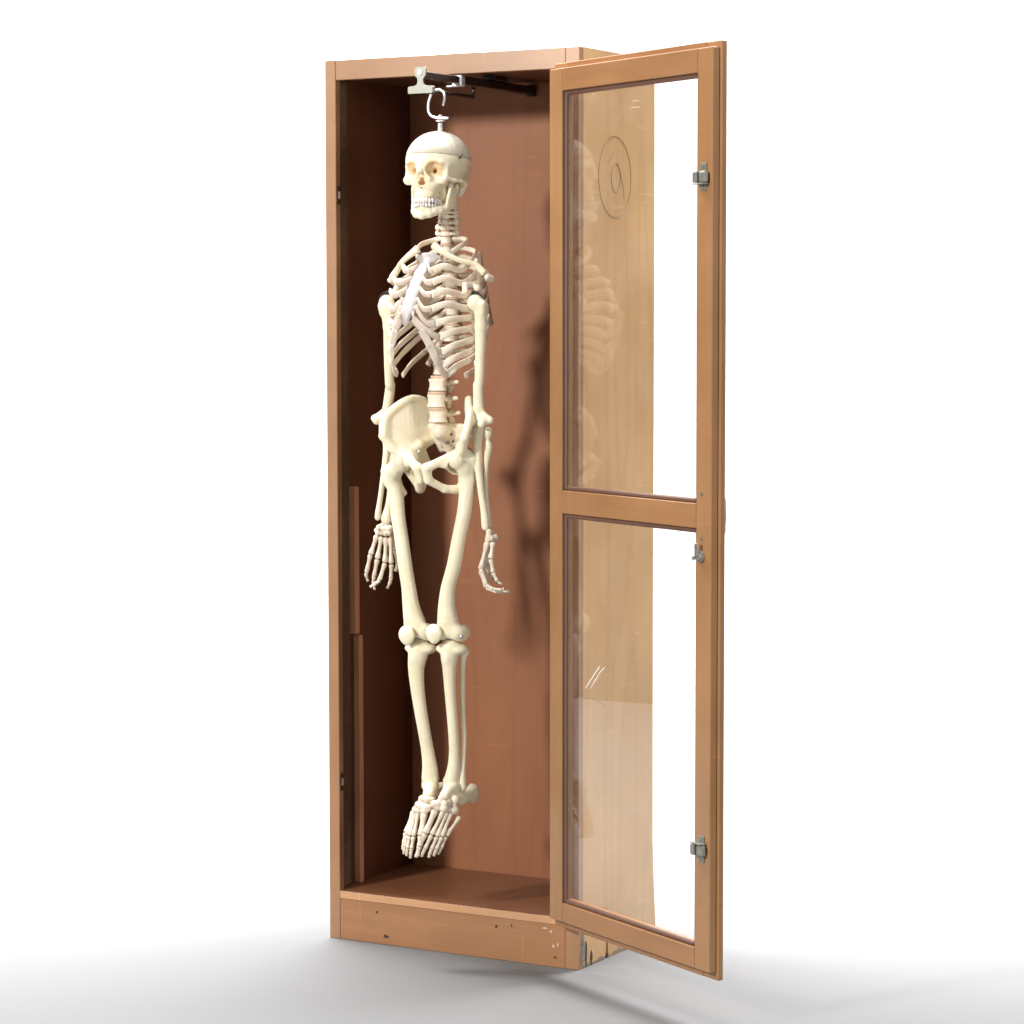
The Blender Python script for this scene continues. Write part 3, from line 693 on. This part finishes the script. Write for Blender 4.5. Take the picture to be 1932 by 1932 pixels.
# ---- spine
def spx(py):   # forward offset of the vertebral bodies at photo height py
    return float(np.interp(py, [395, 420, 445, 470, 520, 580, 640, 690, 725, 755, 784], [-.016, -.018, -.020, -.026, -.043, -.050, -.040, -.004, .018, .024, .016]))
def vert(kind):
    if kind == 'c':
        return [('+', .002, ('cy', (0, 0, 0), .0115, .0085, .0052, .1)), rc((-.012, -.004, 0), (-.022, -.010, .001), .0035, .0032, .003), rc((.012, -.004, 0), (.022, -.010, .001), .0035, .0032, .003),
                rc((-.021, -.012, .002), (0, -.026, -.002), .0042, .0035, .003), rc((.021, -.012, .002), (0, -.026, -.002), .0042, .0035, .003), rc((0, -.026, -.002), (.005, -.046, -.009), .0042, .0034, .003), rc((0, -.026, -.002), (-.005, -.046, -.009), .0042, .0034, .003),
                el((-.022, -.013, .002), (.0065, .0065, .0075), .003), el((.022, -.013, .002), (.0065, .0065, .0075), .003), rc((-.014, .0, .0), (-.021, -.003, -.001), .0036, .0032, .002), rc((.014, .0, .0), (.021, -.003, -.001), .0036, .0032, .002), rc((0, -.015, -.02), (0, -.015, .02), .0065, None, .002, '~')]
    if kind == 't':
        return [('+', .002, ('cy', (0, 0, 0), .0145, .0130, .0078, .12)), rc((-.009, -.012, .003), (-.028, -.030, .005), .0045, .005, .004), rc((.009, -.012, .003), (.028, -.030, .005), .0045, .005, .004),
                rc((-.012, -.022, .001), (0, -.034, -.002), .0045, .004, .003), rc((.012, -.022, .001), (0, -.034, -.002), .0045, .004, .003), rc((0, -.033, -.002), (0, -.056, -.020), .0042, .003, .004),
                rc((0, -.019, -.02), (0, -.019, .02), .0062, None, .002, '~')]
    return [('+', .002, ('cy', (0, 0, 0), .0235, .0175, .0138, .16)), rc((-.012, -.016, .004), (-.016, -.028, .002), .0055, .006, .004), rc((.012, -.016, .004), (.016, -.028, .002), .0055, .006, .004),
            rc((-.016, -.024, .003), (-.035, -.031, .006), .0052, .0046, .004), rc((.016, -.024, .003), (.035, -.031, .006), .0052, .0046, .004),
            rc((-.014, -.030, .008), (-.013, -.033, -.014), .0055, .005, .004), rc((.014, -.030, .008), (.013, -.033, -.014), .0055, .005, .004),
            rc((-.013, -.031, 0), (0, -.040, -.002), .005, .005, .004), rc((.013, -.031, 0), (0, -.040, -.002), .005, .005, .004), tri((0, -.040, .006), (0, -.040, -.009), (0, -.064, -.006), .0032, .004), rc((0, -.05, -.008), (0, -.066, -.009), .004, .0045, .003),
            rc((0, -.025, -.03), (0, -.025, .03), .0085, None, .002, '~')]
PYV = [(385, 'c'), (392, 'c'), (400, 'c'), (409, 'c'), (419, 'c'), (429.5, 'c'), (440.5, 'c')]
PYV += [(454+16.8*i, 't') for i in range(12)]
PYV += [(666, 'l'), (695.5, 'l'), (725.7, 'l'), (755.7, 'l'), (784.5, 'l')]
protos = {}; VZ = []
for i, (py, kd) in enumerate(PYV):
    Fv = spx(py); z = ZP(py); VZ.append((Fv, z, py))
    if kd not in protos:
        v, f, c = sdf(vert(kd), .0017, 1); protos[kd] = mesh_obj('vertebra', (toW(v), np.asarray(f)[:, ::-1]), m_pink, sk, True, c); o = protos[kd]; setloc(o, (0, -Fv, z), None)
    else: o = dup(protos[kd], (0, -Fv, z))
    jt = {'c': .16, 't': .07, 'l': .04}[kd]; o.rotation_euler = (random.uniform(-jt, jt), random.uniform(-jt, jt)*.5, random.uniform(-jt, jt)*1.3)
    s = {'c': 1.0+.012*i, 't': .95+.022*(i-7), 'l': .97+.02*(i-19)}[kd]; o.scale = (s, s, min(s, 1.05) if kd != 't' else .98)
    j = i+1
    if j < len(PYV):
        pn = (py+PYV[j][0])/2+{'c': 0, 't': 0, 'l': 1}[kd]; r = {'c': (.0108, .008), 't': (.0136+.0004*i, .0125), 'l': (.0226, .017)}[kd]
        hh = {'c': .0022, 't': .0026, 'l': .0046}[kd]
        d_ = [('+', 0, ('cy', (0, spx(pn), ZP(pn)), r[0], r[1], hh, 0))]
        dd = bone('disc', d_, m_disc, None, .0015, 0)
        ab = ABS[dd.name]; dd.parent = o; dd.location = (np.array(ab)-ABS[o.name])/np.array(o.scale); dd.scale = tuple(1/x for x in o.scale)
# central steel rod seen below the sacrum
lbone('spine_rod', tube([KC(708, 520, -.012), KC(708, 570, -.012), KC(708, 622, -.012)], .0052, 12), m_steel)

# ---- sternum
def edge_plate(path, wid, th):
    """flat plate following a path, with wavy edges; width lateral, thickness forward"""
    return loft(path, wid, th, up=(0, 1, .35), seg=16)
stp = crom([KB(592, 352, .055), KB(578, 400, .060), KB(548, 450, .068), KB(512, 500, .080), KB(470, 580, .098), KB(436, 680, .115), KB(398, 780, .130), KB(372, 880, .142), KB(352, 960, .150), KB(340, 1030, .154), KB(340, 1078, .155)], 4)
for p_ in stp: p_[0] *= .35
wd = [.020, .033, .030, .024, .0145, .0185, .0135, .0180, .0140, .0195, .0145, .0205, .0155, .0210, .0165, .0200, .0145, .0110, .0090, .0072, .003]
lbone('sternum', edge_plate(stp, wd, [.0055]*16+[.004, .003, .002]), m_stern)
def st_at(y_img, side, inset=.0):   # sternum edge at photo row
    i = int(np.argmin([abs(p[2]-ZP(411.5+y_img*.19019)) for p in stp])); t = i/(len(stp)-1)
    w_ = np.interp(t, np.linspace(0, 1, len(wd)), wd); p = stp[i].copy(); p[0] += side*(w_-.002); return p

# ---- ribs: 12 pairs
LAT = [.056, .076, .089, .097, .102, .106, .108, .109, .107, .103, .092, .066]
END = [(.034, .050, 492), (.037, .096, 511.4), (.048, .120, 534), (.051, .129, 557), (.053, .131, 583), (.058, .122, 610), (.063, .112, 636), (.066, .110, 664), (.066, .106, 689), (.068, .088, 705), (.085, .035, 708), (.065, -.045, 690)]
DZ = [8, 1, -1, -1, 2, 11, 18, 24, 28, 30, 20, 8]
for i in range(12):
    Fv, z0, pv = VZ[7+i]; Wd = LAT[i]; ex, eF, epy = END[i]; ez = ZP(epy); zl = ZP(epy-DZ[i])
    z0 += .004
    for s in (1, -1):
        if i == 0: P = [(.012, Fv-.008, z0), (.030, Fv-.022, z0+.002), (.050, Fv-.012, z0-.004), (.058, Fv+.018, z0-.013), (.050, Fv+.050, (z0+ez)/2-.004), (ex, eF, ez)]
        elif i == 11: P = [(.016, Fv-.012, z0), (.036, Fv-.026, z0-.004), (.056, Fv-.022, (z0+ez)/2), (ex, eF, ez)]
        elif i == 10: P = [(.016, Fv-.012, z0), (.036, Fv-.030, z0-.004), (.072, Fv-.026, z0*.6+ez*.4), (.096, Fv+.018, z0*.25+ez*.75), (ex, eF, ez)]
        else:
            mid = (Fv-.03+eF)/2-.01
            P = [(.014, Fv-.010, z0), (.034, Fv-.027, z0-.001), (.055, Fv-.034, z0-.15*(z0-zl)), (Wd*.86, Fv-.012, z0-.42*(z0-zl)), (Wd, mid-.002, z0-.82*(z0-zl)), (Wd*.97, mid+.032, zl), (ex+(Wd-ex)*.52, eF*.82, zl+(ez-zl)*.55+(.009 if i < 5 else .003)), (ex, eF, ez)]
        P = [(s*a, b, c_) for a, b, c_ in P]; pa = crom(P, 6)
        hgt = .0071 if 0 < i < 10 else .0060
        rb = lbone('rib', loft(pa, [.0042, .0034, .0028, .0027, .0028, .0030, .0034], [.0046, .0055, hgt, hgt*1.03, hgt*1.06, hgt*1.12, hgt*1.22], up=(0, 0, 1), seg=10), m_pink)
        # costal cartilage
        e = np.array(pa[-1])
        cart = None
        if i < 7:
            ys = [380, 495, 600, 705, 800, 880, 935][i]; q = st_at(ys, s)
            m1 = e*.55+q*.45+np.array([0, .006, (-.010 if i >= 4 else -.004)-(.006 if i >= 5 else 0)])
            if i == 0: m1 = (e+q)/2
            cart = crom([e, m1, q], 7)
            if i == 6: cart = crom([e, np.array([s*.045, .140, ZP(625)]), np.array([s*.020, .150, ZP(605)]), q], 6)
        elif i < 10:
            nxt = [np.array([s*.050, .137, ZP(648)]), np.array([s*.059, .124, ZP(672)]), np.array([s*.064, .110, ZP(692)])][i-7]
            prv = [np.array([s*.034, .146, ZP(622)]), np.array([s*.050, .137, ZP(648)]), np.array([s*.059, .124, ZP(672)])][i-7]
            cart = crom([e, nxt*.7+e*.3+np.array([0, .003, -.003]), nxt*.45+prv*.55, prv], 6)
        if cart is not None:
            lbone('costal_cartilage', loft(cart, [.0034, .0030, .0034], [.0078, .0070, .0080] if i < 5 else [.0080, .0095, .0098], up=(0, .2, 1), seg=10), m_cart, rb)

# ---- clavicles
for s in (1, -1):
    P = [(.022*s, .066, ZP(465 if s > 0 else 470)), (.045*s, .072, ZP(476 if s > 0 else 484)), (.078*s, .052, ZP(492 if s > 0 else 497)), (.105*s, .024, ZP(500 if s > 0 else 508)), (.126*s, .014, ZP(517 if s > 0 else 523))]
    lbone('clavicle', tube(crom(P, 6), [.0100, .0078, .0068, .0062, .0065, .0078, .0085], 12), m_cream)
# ---- scapulae
for s in (1, -1):
    dz = 0 if s > 0 else -.005
    def Q(x, F_, py): return (x*s, F_, ZP(py)+dz)
    gl_ = Q(.108, .020, 545); sup = Q(.058, -.080, 478); inf = Q(.078, -.098, 610); ac = Q(.131, -.004, 527); spn = Q(.060, -.100, 510)
    pr_ = [tri(sup, inf, gl_, .0024, .003), rc(sup, inf, .0036, .004), rc(inf, gl_, .0045, .006), rc(gl_, Q(.100, .015, 552), .011, .008), tri(spn, ac, Q(.090, -.045, 530), .003, .004),
           rc(spn, ac, .0038, .0075), rc(ac, Q(.132, .014, 524), .0085, .007), rc(Q(.100, .010, 536), Q(.092, .048, 539), .0075, .0060), rc(Q(.092, .048, 539), Q(.098, .056, 551), .0060, .0075), rc(sup, Q(.095, -.01, 533), .0035, .004)]
    bone('scapula', pr_, m_pink, None, .0024)
# shoulder springs
for hx, hy, s in ((1045, 770, 1), (165, 770, -1)):
    c0 = KB(hx+8*s, hy-10, .03); pts = []
    for k in range(72):
        a = k/71; th = a*2*PI*9; base = c0+np.array([(-.016+.036*a)*s, 0, .010*math.sin(a*PI)-.012*a])
        pts.append(base+np.array([.0*s, math.cos(th)*.0040, math.sin(th)*.0040]))
    lbone('shoulder_spring', tube(pts, .0008, 5), m_wire)
# ---- arms
def arm(s):
    if s > 0:
        hd = KB(1043, 840, .042); sh = [KB(1100, 880, .036), KB(1100, 1080, .034), KB(1095, 1350, .032), KB(1082, 1650, .032), KC(958, 150, .032), KC(962, 330, .034), KC(968, 425, .036)]
        el_ = KC(968, 432, .036)
    else:
        hd = KB(166, 842, .034); sh = [KB(170, 900, .036), KB(190, 1080, .034), KB(188, 1350, .018), KB(194, 1650, .006), KC(257, 150, -.006), KC(236, 330, -.014), KC(200, 415, -.020)]
        el_ = KC(198, 420, -.020)
    pr_ = [el(hd, (.0185, .0185, .019), .004)]+chain([sh[0], sh[1]], [.0165, .0135], .008)+chain(sh[1:6], [.0135, .0122, .0108, .0115, .0122], .006)
    a = np.array(el_)
    wv = np.array([.026, -.004 if s > 0 else .004, 0])
    pr_ += [rc(sh[0]+np.array([.010*s, .010, .006]), sh[0]+np.array([.009*s, .008, -.012]), .008, .006), rc(a-wv, a+wv, .0085, .0085, .010), el(a-np.array([.014, -.006, .004]), (.010, .012, .011), .004), el(a+np.array([.014, .006, -.004]), (.010, .012, .011), .004), tri(sh[5], a-wv, a+wv, .006, .008)]
    bone('humerus', pr_, m_cream)
    return a
aL = arm(1); aR = arm(-1)
# forearms
ul = [KC(958, 500, .032), KC(955, 620, .030), KC(962, 800, .026), KC(982, 1000, .022), KC(1005, 1150, .020), KC(1015, 1235, .020), KC(1018, 1285, .020)]
bone('ulna', [rc(KC(962, 455, .020), KC(958, 500, .030), .013, .012), el(KC(985, 465, .046), (.010, .009, .009), .005), rc(KC(962, 462, .040), KC(1000, 462, .040), .006, .006, .004, '~')]+chain(ul, [.0130, .0102, .0092, .0080, .0085, .0098, .0095], .005))
rd = [KC(1040, 525, .018), KC(1032, 590, .018), KC(1042, 650, .018), KC(1022, 800, .012), KC(1018, 1000, .008), KC(1030, 1180, .012), KC(1032, 1270, .012)]
bone('radius', [rc(KC(1038, 520, .018), KC(1038, 545, .018), .0100, .0098, .002)]+chain(rd, [.0085, .0068, .0092, .0066, .0066, .0085, .0115], .004))
ul = [KC(250, 520, -.02), KC(255, 620, -.02), KC(268, 800, -.014), KC(256, 1000, -.006), KC(243, 1120, .002), KC(232, 1200, .010), KC(232, 1225, .010)]
ul2 = [KC(205, 515, -.014), KC(226, 640, -.008), KC(212, 800, -.002), KC(190, 960, .006), KC(172, 1080, .012), KC(158, 1180, .018), KC(155, 1212, .018)]
bone('ulna', [rc(KC(205, 445, -.022), KC(205, 510, -.016), .013, .012)]+chain(ul2, [.0105, .0085, .0076, .0066, .0062, .0074, .0074], .005))
bone('radius', [rc(KC(250, 500, -.020), KC(250, 520, -.020), .010, .0098, .002)]+chain(ul, [.008, .0085, .0075, .0078, .0092, .0135, .0150], .005))
# ---- hands
def phal(name, a, b, r0, rm, r1, parent):
    a, b = np.array(a, float), np.array(b, float); d = b-a
    P = [a+d*t for t in (0, .06, .16, .35, .6, .82, .94, 1)]; R = [r0*.6, r0, r0*.95, rm*1.05, rm, r1*.9, r1, r1*.55]
    o = lbone(name, tube(P, .001, 8), m_hand, parent)
    me = o.data   # apply radius profile ring by ring
    W_ = toW(np.array(P))-ABS[o.name]
    for i in range(8):
        for k in range(8):
            v_ = me.vertices[i*8+k]; dirv = (np.array(v_.co)-W_[i])/.001; v_.co = W_[i]+dirv*R[i]
    return o
def finger(pts, radii, parent, first='metacarpal'):
    for i in range(len(pts)-1):
        a, b = np.array(pts[i]), np.array(pts[i+1]); g = (b-a)*.012; r = radii[i]
        phal(first if i == 0 else 'phalanx', a+g, b-g, r[0], r[1], r[2], parent)
# right hand (seen from the back)
cp = [(150, 1315), (165, 1290), (195, 1275), (232, 1280), (255, 1295), (160, 1335), (190, 1335), (220, 1338), (250, 1335), (262, 1318), (205, 1305), (238, 1308)]
hR = bone('hand', [el(KC(x, y, .020+.004*((i*5) % 3-1)), (.0072, .0080, .0072), .0015) for i, (x, y) in enumerate(cp)], m_hand, None, .0017)
R1 = [(.0072, .0046, .0072), (.0064, .0045, .0058), (.0055, .0038, .0048), (.0046, .0030, .0036)]
def P_(L_): return [KC(x, y, F_) for x, y, F_ in L_]
finger(P_([(150, 1352, .024), (97, 1510, .032), (70, 1632, .030), (62, 1668, .024), (78, 1722, .014)]), R1, hR)
finger(P_([(188, 1362, .022), (152, 1545, .032), (125, 1685, .030), (120, 1730, .022), (132, 1788, .012)]), R1, hR)
finger(P_([(222, 1368, .020), (214, 1575, .030), (168, 1715, .040), (140, 1740, .046), (92, 1768, .052)]), R1, hR)
finger(P_([(256, 1368, .018), (265, 1585, .026), (262, 1695, .024), (255, 1730, .018), (232, 1778, .010)]), R1, hR)
finger(P_([(268, 1345, .006), (296, 1470, -.012), (318, 1580, -.012), (296, 1645, -.004)]), [R1[0], R1[1], R1[2]], hR)
# left hand (edge on, fingers curling back)
def WL(x, y, F_, t): return KC(x, y, F_)+np.array([.47*t, .88*t, 0])
cp = [(1048, 1325), (1062, 1345), (1045, 1360), (1065, 1375), (1080, 1390), (1040, 1385), (1100, 1385), (1095, 1370)]
hL = bone('hand', [el(WL(x, y, .015, (-.014, 0, .014)[i % 3]), (.0078, .0080, .0080), .002) for i, (x, y) in enumerate(cp)]+[el(WL(x, y, .015, (.012, -.012, 0)[i % 3]), (.0078, .0080, .0080), .002) for i, (x, y) in enumerate(cp[:6])], m_hand, None, .0017)
finger([WL(1040, 1395, .015, .024), WL(985, 1610, .015, .032), WL(1030, 1740, .013, .034), WL(1085, 1772, .012, .034), WL(1150, 1775, .01, .034)][:5], R1, hL)
finger([WL(1032, 1400, .015, .008), WL(978, 1630, .015, .010), WL(1025, 1770, .013, .010), WL(1110, 1805, .012, .010), WL(1170, 1775, .01, .010)], R1, hL)
finger([WL(1048, 1400, .015, -.008), WL(1000, 1625, .015, -.010), WL(1040, 1785, .013, -.012), WL(1125, 1812, .012, -.012), WL(1212, 1808, .01, -.012)], R1, hL)
finger([WL(1055, 1400, .015, -.022), WL(1020, 1600, .015, -.030), WL(1060, 1700, .012, -.034), WL(1110, 1740, .01, -.034), WL(1155, 1755, .01, -.034)], R1, hL)
finger([WL(1082, 1400, .010, .030), WL(1066, 1530, .005, .044), WL(1085, 1635, .0, .050), WL(1118, 1705, -.002, .050)], R1[:3], hL)

# ---- pelvis
ZS = lambda z: CPOS[2]-(CPOS[2]-z)*1.0092
def hip(s):
    G = lambda x, F_, z: (x*s, F_, ZS(z))
    GV = lambda q: G(*q)
    dx = -.006 if s > 0 else 0
    crest = crom([(.114, .078, 1.248), (.117, .061, 1.288), (.102, .034, 1.316), (.080, .000, 1.334), (.058, -.034, 1.322), (.042, -.058, 1.288)], 3)
    low = crom([(.098, .067, 1.218), (.088, .058, 1.208), (.074, .044, 1.202), (.065, .022, 1.208), (.056, -.008, 1.222), (.046, -.044, 1.240)], 3)
    crest[:, 0] += dx; low[:, 0] += dx*.6; n = len(crest); m = 5; t = .0060
    g = []
    for i in range(n):
        u = i/(n-1); row = []
        for j in range(m+1):
            v_ = j/m; q = crest[i]*(1-v_)+low[i]*v_; bow = .0065*math.sin(PI*u)**.8*math.sin(PI*min(1, v_*.9+.02))
            row.append(tuple(q+np.array([bow*.9, -bow*.9, 0])))
        g.append(row)
    pr_ = []
    for i in range(n-1):
        for j in range(m):
            a, b, c_, d = GV(g[i][j]), GV(g[i+1][j]), GV(g[i+1][j+1]), GV(g[i][j+1]); r_ = t*(1+.5*(j/m)**2)
            pr_ += [tri(a, b, c_, r_, .0008), tri(a, c_, d, r_, .0008)]
    ac = G(.080, .044, 1.186); bd = G(.078, .018, 1.208); pb = G(.047, -.048, 1.240); arc_ = G(.054, .006, 1.226)
    pr_ += chain([GV(q) for q in crest[::3]], [.0095, .0098, .0094, .0086, .0086, .0092], .006)
    pr_ += [rc(GV(crest[0]), G(.100+dx, .064, 1.224), .0072, .0078), rc(G(.100+dx, .064, 1.224), G(.088, .046, 1.210), .0085, .0135), rc(bd, G(.076, .036, 1.192), .017, .025, .008), rc(pb, arc_, .0075, .0085, .010), rc(arc_, G(.066, .032, 1.205), .0085, .010, .010),
           tri(G(.056, .0, 1.226), G(.070, .036, 1.200), G(.060, .0, 1.150), .007, .006), tri(G(.056, .0, 1.226), G(.050, -.030, 1.176), G(.060, .0, 1.150), .0055, .006)]+chain([G(.060, .012, 1.220), G(.064, .036, 1.208), G(.050, .062, 1.198), G(.030, .080, 1.187), G(.013, .088, 1.178)], [.0085, .0110, .0115, .0105, .0115], .008)+[rc(ac, G(.046, .070, 1.186), .0175, .0090), rc(G(.084, .040, 1.208), G(.102, .030, 1.200), .0165, .0130, .008), rc(G(.102, .030, 1.200), G(.104, .020, 1.176), .013, .010, .008), rc(G(.011, .088, 1.176), G(.011, .080, 1.152), .0115, .0105),
           rc(G(.012, .078, 1.148), G(.034, .044, 1.128), .0095, .0088), rc(G(.034, .044, 1.128), G(.055, .008, 1.124), .0088, .0120), rc(G(.076, .022, 1.174), G(.060, -.002, 1.132), .0165, .0140, .008),
           rc(G(.070, -.006, 1.20), G(.048, -.030, 1.172), .009, .0035, .006), tri(bd, G(.070, -.012, 1.165), G(.052, -.026, 1.178), .0045, .006),
           el(G(.069, .044, 1.188), (.029, .028, .029), .008), el(G(.0755, .0525, 1.180), (.0255, .0255, .0255), .002, '~')]
    return bone('hip_bone', pr_, m_cream, None, .0023)
hipR = hip(-1); hipL = hip(1)
sac = [rc((0, .004, 1.262), (0, -.030, 1.240), .021, .016, .01), rc((0, -.030, 1.240), (0, -.052, 1.205), .015, .010, .008), rc((0, -.052, 1.205), (0, -.036, 1.165), .009, .004, .008)]
for s in (1, -1):
    sac += [tri((.0, -.006, 1.270), (s*.048, -.030, 1.268), (s*.030, -.050, 1.215), .0085, .008), tri((0, -.01, 1.25), (s*.040, -.030, 1.245), (0, -.055, 1.2), .007, .008), rc((s*.012, -.03, 1.285), (s*.014, -.03, 1.262), .006, .008)]
    for k in range(3): sac += [rc((s*.018, -.010-.012*k, 1.252-.016*k), (s*.018, -.05-.012*k, 1.246-.016*k), .0032, .0032, .002, '~')]
sac = [(o_k, k_, ((p_[0],)+tuple((q_[0], q_[1], ZS(q_[2])) if isinstance(q_, tuple) else q_ for q_ in p_[1:]))) for o_k, k_, p_ in sac]
bone('sacrum', sac, m_pink, None, .0023)
def screw(p, r=.0036, parent=None):
    lbone('screw', join(tube([p, p+np.array([.0008, .0015, 0]), p+np.array([.0015, .003, 0])], [r, r, r*.7], 10)), m_steel, parent)
# ---- legs
def femur(s):
    if s > 0:
        hd = KC(790, 745, .052); nk = KC(850, 800, .034); gt = KC(935, 835, .004); sh = [KC(880, 900, .018), KC(868, 1010, .022), KC(845, 1180, .030), KC(800, 1400, .036), KC(765, 1600, .038), KD(440, 20, .038), KD(430, 150, .036), KD(438, 240, .034)]
        kn = KD(455, 318, .030)
        ltro = KC(840, 1000, .0)
    else:
        hd = KC(352, 765, .050); nk = KC(290, 830, .036); gt = KC(228, 845, .014); sh = [KC(270, 910, .022), KC(300, 1010, .024), KC(318, 1200, .030), KC(348, 1400, .036), KC(375, 1600, .038), KD(178, 20, .038), KD(195, 150, .036), KD(215, 240, .034)]
        kn = KD(240, 312, .030)
        ltro = KC(372, 1015, .012)
    pr_ = [el(hd, (.0228, .0228, .0228), .004), rc(hd, nk, .017, .017, .008), rc(nk, gt, .018, .014, .008), rc(nk, sh[0], .018, .019, .010), rc(gt, sh[0], .012, .016, .008), rc(sh[0], ltro, .012, .006, .008)]
    pr_ += chain(sh, [.0195, .0180, .0168, .0165, .0170, .0172, .0205, .0255], .008)
    kx = np.array([.022, .0, 0])
    pr_ += [el(kn-kx+np.array([0, -.012, -.002]), (.019, .030, .020), .008), el(kn+kx+np.array([0, -.012, -.002]), (.019, .030, .020), .008), el(kn+np.array([0, .006, .006]), (.030, .018, .020), .012)]
    bone('femur', pr_, m_cream, None, .0024)
    pt = KD(345, 325, .064) if s > 0 else KD(165, 335, .064)
    pc = [el(pt, (.0215, .0105, .0225), .003), rc(pt, pt+np.array([.0, -.002, -.017]), .012, .007, .008)]
    bone('patella', pc, m_cream)
    return kn
kL = femur(1); kR = femur(-1)
def tibia(s):
    if s > 0: P = [KD(455, 425, .026), KD(447, 480, .028), KD(447, 560, .030), KD(452, 700, .030), KD(468, 900, .022), KD(480, 1080, .012), KD(478, 1200, .006), KD(465, 1290, .002)]
    else: P = [KD(248, 420, .026), KD(238, 480, .028), KD(228, 560, .030), KD(238, 700, .030), KD(268, 900, .022), KD(300, 1080, .012), KD(318, 1200, .006), KD(322, 1280, .002)]
    t = np.array(P[0])
    pr_ = chain(P, [.0235, .0205, .0162, .0135, .0125, .0126, .0148, .0185] if s > 0 else [.0245, .0230, .0192, .0165, .0150, .0150, .0178, .0210], .008)+[el(t+np.array([.019, -.008, -.002]), (.021, .025, .0125), .006), el(t+np.array([-.019, -.008, -.002]), (.021, .025, .0125), .006), el(P[1]+np.array([0, .016, -.004]), (.009, .008, .013), .008)]
    a = P[-1]; pr_ += [rc(a+np.array([-s*.014, .004, -.004]), a+np.array([-s*.016, .004, -.018]), .008, .0055, .005), el(a+np.array([0, -.004, -.018]), (.015, .016, .010), .004, '~')]
    bone('tibia', pr_, m_cream, None, .0024)
    if s > 0: Q = [KD(550, 450, .0), KD(538, 500, .0), KD(535, 600, .0), KD(536, 800, -.002), KD(545, 1000, -.006), KD(538, 1200, -.008), KD(532, 1280, -.008), KD(535, 1345, -.008)]
    else: Q = [P[i]+np.array([-.024+.002*i, -.030, -.012 if i == 0 else 0]) for i in range(8)]; Q[-1] = P[-1]+np.array([-.020, -.010, -.024]); Q[-2] = P[-2]+np.array([-.018, -.014, 0])
    bone('fibula', chain(Q, [.0112, .0078, .0068, .0064, .0062, .0064, .0088, .0095], .004), m_cream)
tibia(1); tibia(-1)
# ---- feet
for s in (1, -1):
    if s > 0:
        tal = [el(KD(465, 1330, .010), (.018, .022, .012), .006), rc(KD(450, 1345, .015), KD(415, 1400, .040), .013, .012, .008), rc(KD(510, 1420, -.010), KD(592, 1382, -.060), .016, .016, .008), el(KD(600, 1384, -.065), (.015, .016, .024), .010), rc(KD(470, 1350, .0), KD(520, 1400, -.02), .014, .016, .010), rc(KD(510, 1420, -.010), KD(480, 1425, .020), .014, .012, .008)]
        ft = bone('heel_and_ankle', tal, m_cream)
        cl_ = [(400, 1415, .045), (375, 1450, .055), (370, 1475, .056), (415, 1455, .048), (412, 1485, .052), (440, 1440, .035), (475, 1460, .022), (485, 1495, .025), (470, 1500, .030), (430, 1490, .04), (350, 1455, .06)]
        toes = [((358, 1490, .058), (288, 1650, .074), (250, 1728, .080), (226, 1808, .080)), ((408, 1500, .054), (330, 1660, .072), (285, 1752, .078), (272, 1778, .078), (264, 1800, .076)), ((432, 1505, .046), (365, 1672, .066), (330, 1752, .072), (318, 1782, .072), (312, 1806, .070)),
                ((458, 1512, .038), (398, 1672, .060), (362, 1752, .066), (350, 1778, .066), (345, 1795, .064)), ((518, 1535, .020), (425, 1668, .050), (395, 1742, .056), (382, 1765, .056), (372, 1785, .056))]
    else:
        tal = [el(KD(325, 1330, .010), (.018, .022, .014), .006), rc(KD(325, 1350, .012), KD(310, 1390, .034), .015, .014, .008), rc(KD(350, 1370, -.030), KD(392, 1350, -.075), .014, .015, .008), rc(KD(340, 1380, -.012), KD(330, 1400, .02), .013, .013, .008)]
        ft = bone('heel_and_ankle', tal, m_cream)
        cl_ = [(270, 1420, .045), (305, 1425, .045), (330, 1430, .04), (268, 1470, .056), (292, 1478, .056), (312, 1482, .052), (245, 1460, .055), (285, 1500, .058), (228, 1490, .052), (250, 1495, .056)]
        toes = [((282, 1512, .060), (258, 1668, .078), (250, 1735, .084), (236, 1800, .084)), ((245, 1505, .056), (212, 1670, .074), (198, 1750, .080), (193, 1782, .080), (190, 1812, .078)), ((230, 1502, .050), (186, 1668, .070), (172, 1748, .076), (168, 1775, .076), (166, 1795, .074)),
                ((220, 1500, .044), (170, 1660, .066), (155, 1738, .072), (150, 1765, .072), (148, 1782, .070)), ((212, 1498, .036), (158, 1645, .060), (146, 1712, .066), (142, 1735, .066), (140, 1755, .066))]
    tg = bone('foot', [el(KD(*q_), (.0100, .0105, .0095), .002) for q_ in cl_], m_hand, None, .0019)
    for k, t_ in enumerate(toes):
        rr = [(.0088, .0064, .0088), (.0078, .0056, .0068), (.006, .004, .005)] if k == 0 else [(.0068, .0043, .0064), (.0058, .0040, .0052), (.0048, .0038, .0046), (.0046, .0036, .004)]
        finger([KD(*q_) for q_ in t_], rr, tg, 'metatarsal')
# screws at hip, knee and elbow
screw(KC(485, 685, .055)+0); screw(KD(528, 347, .045), .0048); screw(KC(930, 520, .048), .003); screw(KC(562, 835, .095), .002)
print('objects', len(bpy.data.objects))
